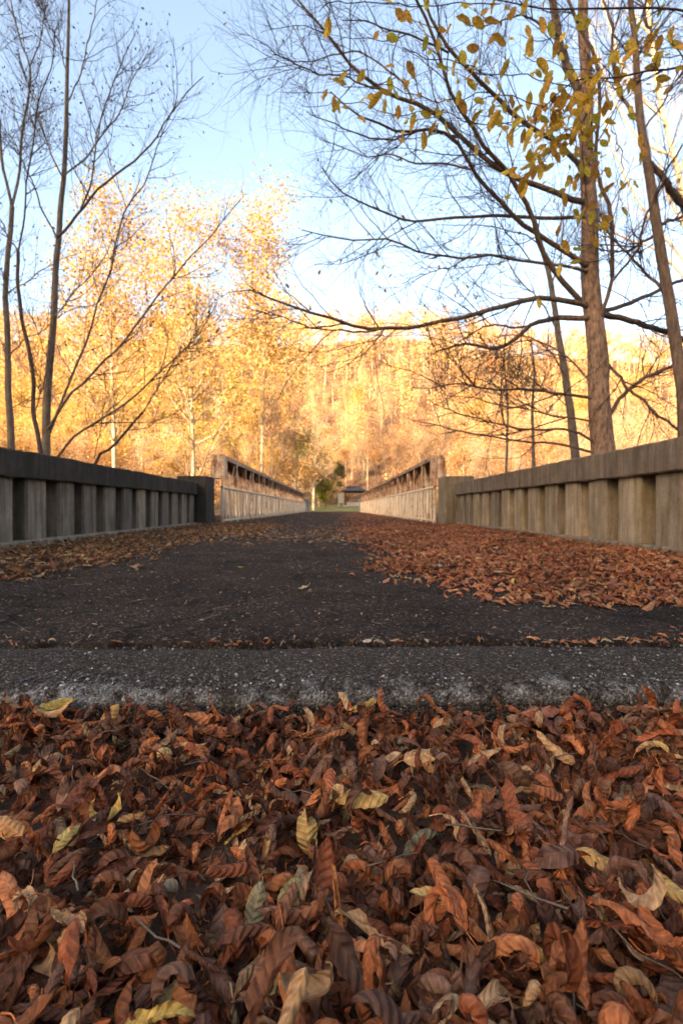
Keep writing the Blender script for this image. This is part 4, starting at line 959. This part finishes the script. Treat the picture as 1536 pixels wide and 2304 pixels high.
# ------------------------------------------------------------------ fallen leaves
RUST = [(0.36, 0.115, 0.045), (0.42, 0.15, 0.06), (0.30, 0.09, 0.04), (0.38, 0.155, 0.07)]
BROWN = [(0.16, 0.062, 0.034), (0.12, 0.047, 0.028), (0.20, 0.08, 0.042), (0.15, 0.066, 0.042)]
MAUVE = [(0.19, 0.092, 0.058), (0.15, 0.072, 0.048), (0.22, 0.11, 0.068)]
TANL = [(0.44, 0.25, 0.12), (0.40, 0.24, 0.13), (0.47, 0.28, 0.15)]
YELL = [(0.52, 0.32, 0.09), (0.46, 0.31, 0.11), (0.55, 0.36, 0.14)]
OLIV = [(0.24, 0.19, 0.10), (0.28, 0.21, 0.13), (0.20, 0.17, 0.10)]
CLS = [('rust', RUST), ('brown', BROWN), ('mauve', MAUVE), ('tan', TANL), ('yellow', YELL), ('olive', OLIV)]
CW = np.array([0.40, 0.31, 0.18, 0.09, 0.008, 0.012])
HUE = dict(rust='rust-orange', brown='dark brown', mauve='dull umber', tan='pale tan', yellow='yellowish', olive='olive-brown')
def leaf_label(cls, kd, P):
    size = np.ptp(P, axis=0).max()
    where = 'close under the kerb' if P[:, 1].mean() > 0.80 else ('in the mid litter' if P[:, 1].mean() > 0.5 else 'in the litter well away from the kerb')
    return '%s %s dry leaf %s %s' % ('large' if size > 0.055 else ('small' if size < 0.038 else 'medium'), HUE[cls], ('arched over', 'tightly rolled', 'twisted', 'lying nearly flat')[kd], where)
def random_leaf(nu, nv, L=None, kind=None, hi=True):
    L = L or U(0.041, 0.083); W = L * U(0.27, 0.42)
    k = kind if kind is not None else rng.choice(4, p=[0.44, 0.32, 0.23, 0.01])
    a = dict(serr=0.12 if hi else 0.0, ph=U(0, 6), wave=U(0, 0.14), corr=0.0011 if hi else 0, petiole=(U(0.008, 0.02) if hi and U(0, 1) < 0.45 else 0), torn=int(hi and U(0, 1) < 0.10))
    rs = 1 if U(0, 1) < 0.75 else -1
    if k == 0: return leaf_surface(L, W, U(2.4, 5.2) * rs, U(2.6, 4.8), U(-1.2, 1.2), nu, nv, fold=U(0, .2), bend2=U(-.35, .35), **a)       # arched
    if k == 1: return leaf_surface(L, W, U(-1.2, 1.2), U(3.4, 5.8), U(-1.0, 1.0), nu, nv, bend2=U(-.6, .6), **a)                            # rolled
    if k == 2: return leaf_surface(L, W, U(-2.8, 2.8), U(2.4, 4.6), U(-2.6, 2.6), nu, nv, bend2=U(-.9, .9), **a)                            # twisted
    return leaf_surface(L, W * 1.4, U(0.3, 1.5), U(0.8, 2.0), U(-.8, .8), nu, nv, fold=U(0, .3), bend2=U(-.2, .2), **a)                 # nearly flat
HS = 0.007
class Bed:
    def __init__(s, x0, x1, y0, y1, z): s.x0, s.y0 = x0, y0; s.nx, s.ny = int((x1-x0)/HS)+2, int((y1-y0)/HS)+2; s.H = np.full((s.nx, s.ny), z)
    def drop(s, V, x, y, sink=0.45):
        P = V + np.array([x, y, 0.0]); i = np.clip(((P[:, 0]-s.x0)/HS).astype(int), 0, s.nx-1); j = np.clip(((P[:, 1]-s.y0)/HS).astype(int), 0, s.ny-1)
        d = np.sort(s.H[i, j] - P[:, 2]); dz = d[int(len(d) * (1 - sink * 0.5)) - 1] - 0.002; P[:, 2] += dz
        np.maximum.at(s.H, (i, j), np.minimum(P[:, 2], s.H[i, j] + 0.02)); return P
def clash(P): return False
BZ = -0.098
bed = Bed(-2.95, 2.70, -1.6, 1.05, BZ)
bed.H += (0.032 * smooth((np.arange(bed.ny) * HS - 1.6 - 0.70) / 0.25))[None, :]
def in_view(x, y): return (y > 0.22) & (np.abs(x) < 0.76 * y + 0.14)
# far/out-of-view part of the bed: simple leaves
temps = [random_leaf(2, 3, 0.066, k % 4, False) for k in range(12)]
n = 17000; near = U(0, 1, n) < 0.8; x = np.where(near, U(-1.9, 1.9, n), U(-2.84, 2.54, n)); y = np.where(near, U(-0.5, 0.955, n), U(-1.5, 0.955, n)); keep = ~in_view(x, y); x, y = x[keep], y[keep]; n = len(x)
cl = rng.choice(6, n, p=CW); ti = np.array([CLS[c][1][rng.integers(3)] for c in cl]) * U(0.75, 1.15, (n, 1))
M = rot(U(0, 6.28, n), np.abs(rng.normal(size=n)) * 0.4, U(0, 6.28, n), U(0, 1, n) < 0.5)
zz = BZ + 0.012 + 0.045 * U(0, 1, n) ** 1.1
V, Q, uv, tt = bake(temps, rng.integers(12, size=n), M, U(0.75, 1.3, n), np.stack([x, y, zz], -1), ti)
tag(obj('leaf_litter', mesh('leaf_litter', V, Q, uv, tt), M_LEAF), 'deep brown leaf litter on the ground beside the foreground leaves', 'leaf litter', None, 'stuff')
# the bed in view, settled leaf by leaf
N1 = 3800
pos = []
while len(pos) < N1:
    yy = U(0.23, 0.972); xx = U(-1, 1) * (0.76 * yy + 0.12)
    pos.append((xx, yy))
LV = []
def front_gap(P):      # leaves lean against the kerb face instead of running through it
    over = P[:, 1].max() - 0.974
    if over > 0: P[:, 1] -= over
    return P
for q, (xx, yy) in enumerate(pos):
    late = q > N1 * 0.62
    kd = int(rng.choice(4, p=[0.50, 0.27, 0.20, 0.03]))
    V, Q, uv = random_leaf(6, 12, None, kd) if late else random_leaf(2, 6, None, kd)
    M = rot(U(0, 6.28), abs(rng.normal()) * 0.68, U(0, 6.28), np.array([U(0, 1) < 0.68]))[0]
    P = bed.drop(front_gap((V @ M.T) + np.array([0, yy, 0])) - np.array([0, yy, 0]), xx, yy, 0.14 if late else 0.6)
    c = rng.choice(6, p=CW); col = np.array(CLS[c][1][rng.integers(3)]) * U(0.55, 1.4)
    LV.append((P, Q, uv, c, col, q, kd))
bed_top = float(np.median(bed.H[int(2.4/HS):int(3.6/HS), int(2.0/HS):int(2.5/HS)]))
# leaves that stand out, placed where the photograph has them: (px, py, length, colour, kind, yaw, tilt, tilt azimuth, label)
HERO = [(815, 1785, .080, (0.60, 0.36, 0.12), 3, 3.3, .35, 0.2, 'broad flat yellow-tan leaf lying open in the middle of the litter'),
 (247, 1602, .060, (0.55, 0.30, 0.10), 3, 1.2, 1.0, .2, 'pointed tan leaf standing upright against the kerb'),
 (128, 1577, .072, (0.48, 0.34, 0.09), 3, 0.4, .5, .1, 'yellow-olive ragged leaf lying against the kerb'),
 (950, 1688, .066, (0.52, 0.29, 0.14), 3, 0.3, .45, .1, 'pale tan drooping leaf spread over rust leaves'),
 (370, 1690, .050, (0.48, 0.33, 0.14), 0, 0.3, .3, 0, 'small cream arched leaf on dark brown leaves'),
 (1190, 2110, .068, (0.50, 0.33, 0.09), 0, -.25, .35, 0, 'yellow blotched leaf arching over dark leaves'),
 (1362, 1925, .060, (0.55, 0.31, 0.11), 3, -.4, .6, .3, 'tan folded leaf with its ribbed side turned up'),
 (575, 2000, .050, (0.27, 0.22, 0.12), 3, 1.4, .8, 0, 'grey-green leaf standing on edge among rust leaves'),
 (690, 1850, .056, (0.52, 0.32, 0.11), 3, 1.8, .9, .1, 'small yellow-tan folded leaf pointing down'),
 (757, 2065, .060, (0.46, 0.19, 0.07), 1, 1.75, .95, .1, 'smooth orange leaf blade sticking upright'),
 (152, 1862, .045, (0.48, 0.34, 0.12), 3, 1.2, .5, .4, 'rounded pale yellow leaf with curved stalk'),
 (20, 1850, .062, (0.52, 0.25, 0.10), 3, 2.7, .5, .1, 'orange leaf with long pale stalk at the litter edge'),
 (600, 1890, .054, (0.56, 0.30, 0.12), 1, 1.5, .5, .2, 'narrow rolled tan leaf pointing upright'),
 (150, 2135, .052, (0.34, 0.21, 0.12), 1, -.5, .2, 0, 'grey-tan tightly rolled leaf like a cigar'),
 (1463, 1690, .056, (0.46, 0.25, 0.12), 0, .2, .3, 0, 'tan leaf curled into a half ring'),
 (1185, 1815, .050, (0.40, 0.12, 0.07), 3, .9, .7, .2, 'torn flat brick-red leaf'),
 (1220, 1585, .085, (0.34, 0.13, 0.08), 3, .15, .35, 0, 'long reddish leaf lying along the kerb foot'),
 (355, 2290, .060, (0.52, 0.36, 0.11), 1, .1, .3, 0, 'yellow ribbed leaf with rolled edge'),
 (530, 1815, .035, (0.62, 0.38, 0.10), 1, .7, .4, 0, 'bright yellow leaf fragment'),
 (1070, 1860, .066, (0.32, 0.20, 0.11), 1, -1.2, .3, 0, 'long grey-tan rolled leaf like a stick'),
 (820, 1570, .060, (0.48, 0.27, 0.07), 3, .5, .4, 0, 'golden flat leaf at the kerb foot'),
 (650, 2030, .034, (0.30, 0.25, 0.10), 3, .9, .4, 0, 'small green-grey leaf scrap on rust leaves')]
hero = []
for px, py, L, col, kd, yaw, tilt, az, lab in HERO:
    yy = 0.395 * F / (py - VY); yy = min(yy, 0.95); xx = (px - VX) / F * yy
    V, Q, uv = random_leaf(8, 14, L, kd)
    M = rot(yaw, tilt, az, np.array([kd in (0, 3)]))[0]
    P = bed.drop(front_gap((V @ M.T) + np.array([0, yy, 0])) - np.array([0, yy, 0]), xx, yy, 0.25)
    hero.append((P, Q, uv, col, lab))
def leaf_object(P, Q, uv, col, lab, group):
    c = P.mean(0); c[2] = P[:, 2].min()
    o = obj('fallen_leaf', mesh('fallen_leaf', P - c, Q, uv, np.array(col)), M_LEAF, None, tuple(c)); return tag(o, lab, 'leaf', group)
for P, Q, uv, col, lab in hero: leaf_object(P, Q, uv, col, lab, 'fallen leaves that stand out in the litter')
score = np.array([(q > N1 * 0.6) * (0.6 + q / N1) * np.ptp(P[:, 0]) / P[:, 1].mean() ** 1.0 for P, Q, uv, c, col, q, kd in LV])
vis = np.array([(abs(P[:, 0].mean()) < 0.68 * P[:, 1].mean() + 0.01) and P[:, 1].mean() > 0.31 for P, *_ in LV]); score *= vis
top = set(np.argsort(-score)[:240].tolist())
rest = []
for k, (P, Q, uv, c, col, q, kd) in enumerate(LV):
    if k in top: leaf_object(P, Q, uv, col, leaf_label(CLS[c][0], kd, P), 'curled leaves of the foreground litter')
    else: rest.append((P, Q, uv, col))
Vs, Qs, Us, Ts, n = [], [], [], [], 0
for P, Q, uv, col in rest: Vs.append(P); Qs.append(Q + n); Us.append(uv); Ts.append(np.tile(col, (len(P), 1))); n += len(P)
tag(obj('leaf_litter', mesh('leaf_litter', np.concatenate(Vs), np.concatenate(Qs), np.concatenate(Us), np.concatenate(Ts)), M_LEAF), 'thick foreground bed of small curled brown leaves below the kerb', 'leaf litter', None, 'stuff')

# drifts on the road
def gnd(px, py, z=0.0):
    yy = (CAMZ - z) * F / (py - VY); return (px - VX) / F * yy, yy
RED = [(0.54, 0.19, 0.085), (0.60, 0.24, 0.11), (0.46, 0.15, 0.072), (0.36, 0.135, 0.08), (0.56, 0.27, 0.13)]  # right drift reds, brightened: the light falling there is put into the colour
LFT = [(0.34, 0.145, 0.062), (0.44, 0.21, 0.09), (0.24, 0.11, 0.055), (0.50, 0.29, 0.13)]
tempsN = [random_leaf(3, 6, 0.062, k % 4, True) for k in range(16)]; tempsF = [random_leaf(2, 3, 0.066, k % 4, False) for k in range(12)]; tempsQ = [random_leaf(2, 2, 0.066, k % 4, False) for k in range(12)]
def jag(v, s): return 0.5 * np.sin(v * 2.7 + s) + 0.3 * np.sin(v * 6.1 + 2 * s) + 0.2 * np.sin(v * 13.0 + s * 3)
# right drift edge: x as a function of y
ry = np.array([1.70, 1.85, 2.1, 2.5, 2.9, 3.6, 4.6, 6.0, 8.0, 11.0, 16, 24, 40]); rx = np.array([1.15, 0.70, 0.62, 0.36, 0.28, 0.45, 0.42, 0.36, 0.36, 0.34, 0.55, 0.9, 1.5])
ly_ = np.array([1.9, 2.2, 2.6, 3.5, 4.5, 5.5, 6.5, 8.0, 10.5, 16, 24, 40]); lx_ = np.array([-3.0, -1.75, -1.52, -1.45, -1.6, -1.55, -1.15, -1.15, -1.35, -1.8, -2.1, -2.3])
def drift(side, n, y0, y1, temps, pal, wall, dens=None):
    u = U(0, 1, n); y = y0 + (y1 - y0) * u
    x = U(-2.82, 2.52, n)
    e = np.interp(y, ry, rx) + 0.10 * jag(y * 2, 1) if side > 0 else np.interp(y, ly_, lx_) + 0.10 * jag(y * 2, 2)
    d = (x - e) * side + rng.normal(size=n) * (0.09 + 0.015 * y)
    front = (y - 1.72 - 0.09 * jag(x * 3, 4)) if side > 0 else (y - 2.05 - 0.1 * jag(x * 3, 5))
    k = (d > 0) & (front > 0)
    k &= (U(0, 1, n) < (1.0 if dens is None else dens(x, y)))
    x, y, d = x[k], y[k], np.minimum(d, front)[k]; n = len(x)
    pile = np.clip(d / 0.5, 0.05, 1) * 0.030 + (0.015 * np.clip(1 - (wall - side * x) / 0.3, 0, 1))
    z = road_z(x, y) + 0.010 + pile * U(0, 1, n) ** 0.8
    M = rot(U(0, 6.28, n), np.abs(rng.normal(size=n)) * 0.45, U(0, 6.28, n), U(0, 1, n) < 0.5)
    ti = np.array(pal)[rng.integers(len(pal), size=n)] * U(0.65, 1.05, (n, 1)) * (0.8 + 0.25 * wavy(x * 2, y * 2)[:, None] * 0.6)
    br = U(0, 1, n) < 0.06; ti[br] = np.array([0.46, 0.28, 0.14])
    return bake(temps, rng.integers(len(temps), size=n), M, U(0.7, 1.25, n), np.stack([x, y, z], -1), np.clip(ti, 0.02, 0.9))
def joinb(L):
    n = 0; Vs, Qs, Us, Ts = [], [], [], []
    for V, Q, uv, t in L:
        for q in Q: Qs.append(q + n)
        Vs.append(V); Us.append(uv); Ts.append(t); n += len(V)
    return np.concatenate(Vs), np.concatenate(Qs), np.concatenate(Us), np.concatenate(Ts)
V, Q, uv, tt = joinb([drift(1, 13000, 1.6, 4.2, tempsN, RED, 2.58), drift(1, 22000, 4.2, 9.5, tempsF, RED, 2.58), drift(1, 22000, 9.5, 40, tempsQ, RED, 2.6, lambda x, y: np.clip(1.25 - y / 40, 0.25, 1))])
tag(obj('leaf_litter', mesh('leaf_litter', V, Q, uv, tt), M_LEAF), 'wide drift of reddish leaves along the tan parapet', 'leaf litter', None, 'stuff')
V, Q, uv, tt = joinb([drift(-1, 8000, 1.9, 4.5, tempsN, LFT, 2.88), drift(-1, 14000, 4.5, 11, tempsF, LFT, 2.88), drift(-1, 12000, 11, 40, tempsQ, LFT, 2.8, lambda x, y: np.clip(0.9 - y / 45, 0.15, 1))])
tag(obj('leaf_litter', mesh('leaf_litter', V, Q, uv, tt), M_LEAF), 'drift of brown and tan leaves along the dark grey parapet', 'leaf litter', None, 'stuff')
# thin scatter across the road and in the joint behind the kerb
def scatter(n, fx, fy, temps, pal, sc, dz=0.004, tl=0.18):
    x, y = fx, fy; n = len(x); M = rot(U(0, 6.28, n), np.abs(rng.normal(size=n)) * tl, U(0, 6.28, n), U(0, 1, n) < 0.5)
    ti = np.array(pal)[rng.integers(len(pal), size=n)] * U(0.7, 1.2, (n, 1))
    return bake(temps, rng.integers(len(temps), size=n), M, sc, np.stack([x, y, np.where(y > 1.33, road_z(x, y), 0.0) + dz], -1), ti)
PALEP = [(0.46, 0.33, 0.22), (0.40, 0.24, 0.13), (0.34, 0.16, 0.09), (0.52, 0.42, 0.30), (0.30, 0.14, 0.08)]
parts = []
n = 1100; y = 4.6 + rng.gamma(2.0, 1.3, n); parts.append(scatter(n, U(-1.7, 0.8, n), y, tempsF, PALEP + LFT, U(0.6, 1.1, n), 0.012))
n = 450; y = U(9, 40, n); parts.append(scatter(n, U(-2.0, 1.2, n), y, tempsF, LFT + RED, U(0.6, 1.1, n), 0.012))
n = 7000; y = 1.36 + 4.2 * U(0, 1, n) ** 1.2; parts.append(scatter(n, U(-2.8, 2.5, n), y, tempsQ, PALEP, 0.08 + 0.30 * U(0, 1, n) ** 2.6, 0.003))
n = 700; parts.append(scatter(n, U(-2.8, 2.5, n), U(1.0, 1.33, n), tempsF, PALEP, 0.05 + 0.13 * U(0, 1, n) ** 3, 0.004))
V, Q, uv, tt = joinb(parts)
tag(obj('leaf_litter', mesh('leaf_litter', V, Q, uv, tt), M_LEAF), 'thin scatter of leaf scraps over the dark asphalt', 'leaf litter', None, 'stuff')
parts = []
n = 260; x = U(-2.8, 2.5, n); x = np.where(U(0, 1, n) < 0.45, 0.55 + np.abs(rng.normal(size=n)) * 0.7, x); x = np.clip(x, -2.8, 2.5)
parts.append(scatter(n, x, 1.305 + rng.normal(size=n) * 0.016, tempsN, RED + PALEP, U(0.22, 0.62, n), 0.004, 0.3))
n = 150; parts.append(scatter(n, np.clip(1.0 + np.abs(rng.normal(size=n)) * 0.45, 0.8, 2.5), 1.31 + rng.normal(size=n) * 0.025, tempsN, RED, U(0.45, 0.9, n), 0.012, 0.5))
V, Q, uv, tt = joinb(parts)
tag(obj('leaf_litter', mesh('leaf_litter', V, Q, uv, tt), M_LEAF), 'row of small leaves caught in the joint behind the kerb', 'leaf litter', None, 'stuff')
# single leaves lying on the bare asphalt
SOLO = [(681, 1328, .062, (0.55, 0.40, 0.25), 3, 'single pale tan leaf alone on the middle of the asphalt'), (543, 1275, .060, (0.42, 0.38, 0.08), 3, 'single yellow-green leaf on the asphalt'), (316, 1278, .14, (0.30, 0.19, 0.14), 3, 'large grey-brown leaf beside the left drift'),
 (403, 1310, .055, (0.44, 0.20, 0.11), 0, 'small curled orange leaf on the asphalt'), (420, 1361, .035, (0.50, 0.34, 0.20), 0, 'tiny pale curled leaf on the asphalt'), (602, 1257, .07, (0.50, 0.26, 0.13), 3, 'orange-tan leaf on the asphalt near the leaf band'), (892, 1300, .055, (0.52, 0.40, 0.20), 3, 'cream yellow leaf at the tip of the red drift'),
 (917, 1305, .05, (0.50, 0.36, 0.20), 3, 'second cream leaf beside the yellow one at the tip of the red drift'), (1160, 1333, .055, (0.55, 0.36, 0.12), 0, 'golden curled leaf on the front of the red drift'), (1188, 1330, .05, (0.52, 0.36, 0.22), 0, 'cream curled leaf beside the golden one on the red drift'), (1083, 1440, .055, (0.42, 0.22, 0.13), 0, 'upright tan leaf in the joint behind the kerb'),
 (1210, 1365, .05, (0.50, 0.30, 0.18), 3, 'flat pink-tan leaf in front of the red drift'), (1238, 1370, .05, (0.52, 0.32, 0.19), 3, 'flat pale leaf beside the pink-tan one'), (1510, 1358, .06, (0.46, 0.22, 0.12), 3, 'flat orange leaf at the foot of the red drift'), (835, 1250, .10, (0.36, 0.16, 0.10), 3, 'broad rust leaf at the edge of the red drift'), (990, 1292, .06, (0.30, 0.30, 0.28), 3, 'blue-grey leaf lying on the red drift')]
for px, py, L, col, kd, lab in SOLO:
    x, y = gnd(px, py); V, Q, uv = random_leaf(6, 10, L, kd); M = rot(U(0, 6.28), 0.15 if kd == 3 else 0.3, U(0, 6.28))[0]; P = V @ M.T
    on = 0.035 if 'on the red' in lab or 'front of the red' in lab else 0.0
    z = road_z(np.array(x), np.array(y)) if y > 1.33 else 0.0
    if y < 1.36 and y > 1.2: z = -0.012
    P += np.array([x, y, float(z) + on - P[:, 2].min() + 0.001]); leaf_object(P, Q, uv, col, lab, 'single leaves on the road')
# pebbles set loose in the worn nosing of the kerb
ico = np.array([[0,0,1],[.9,0,.3],[.28,.85,.3],[-.72,.53,.3],[-.72,-.53,.3],[.28,-.85,.3],[0,0,-.6]]); iq = np.array([[0,1,2],[0,2,3],[0,3,4],[0,4,5],[0,5,1],[6,2,1],[6,3,2],[6,4,3],[6,5,4],[6,1,5]])
n = 2600; x = U(-1.3, 1.3, n); y = 1.0 + np.abs(rng.normal(size=n)) * 0.06; y = np.where(U(0, 1, n) < 0.4, U(1.0, 1.32, n), y)
ti = np.array([(0.12, 0.11, 0.10), (0.30, 0.28, 0.26), (0.06, 0.055, 0.055), (0.48, 0.45, 0.41)])[rng.choice(4, n, p=[.45, .17, .35, .03])] * U(.7, 1.2, (n, 1))
M = rot(U(0, 6.28, n), U(0, 0.6, n), U(0, 6.28, n)); V, Q, uv, tt = bake([(ico, iq, ico[:, :2] * 0)], np.zeros(n, int), M, 0.0014 + 0.0042 * U(0, 1, n) ** 2.5, np.stack([x, y, np.interp(y, [0.985, 1.0, 1.03, 1.2, 1.3, 1.33], [-.022, -.010, -.002, 0, -.012, -.02])], -1), ti)
def stone_mat():
    m, ns, ls, b, out = nmat('pebble_stone'); at = N(ns, 'ShaderNodeAttribute', attribute_name='tint'); ls.new(at.outputs['Color'], b.inputs['Base Color']); b.inputs['Roughness'].default_value = 0.8; return m
tag(obj('gravel', mesh('gravel', V, Q, None, tt, False), stone_mat()), 'loose grit and small pebbles on the worn kerb', 'gravel', None, 'stuff')

# small fallen twigs among the leaves
def sticks(n, fx, fy, fz, ln, rad):
    x, y = fx, fy; a = U(0, 6.28, n); l = U(ln[0], ln[1], n); P = np.zeros((n, 5, 3)); tl = rng.normal(size=n) * 0.18
    for k in range(5):
        f = k / 4 - 0.5; P[:, k, 0] = x + np.cos(a) * l * f; P[:, k, 1] = y + np.sin(a) * l * f; P[:, k, 2] = fz + f * l * tl
    P[:, 1:4] += rng.normal(size=(n, 3, 3)) * (l * 0.03)[:, None, None]
    return tubes(P, U(rad[0], rad[1], n)[:, None] * np.linspace(1, 0.6, 5)[None], 4)
n1, n2 = 24, 130; y1 = U(0.3, 0.9, n1); y2 = 1.4 + 5 * U(0, 1, n2) ** 1.5; x2 = U(-2.5, 2.3, n2)
V, Q = join([sticks(n1, U(-0.7, 0.7, n1) * y1, y1, bed_top + U(0.008, 0.03, n1), (0.03, 0.10), (0.0007, 0.0017)), sticks(n2, x2, y2, road_z(x2, y2) + 0.006, (0.03, 0.14), (0.0008, 0.002))])
tag(obj('twig_litter', mesh('twig_litter', V, Q), M_BARKL), 'small broken twigs strewn over the leaves and asphalt', 'twigs', None, 'stuff')
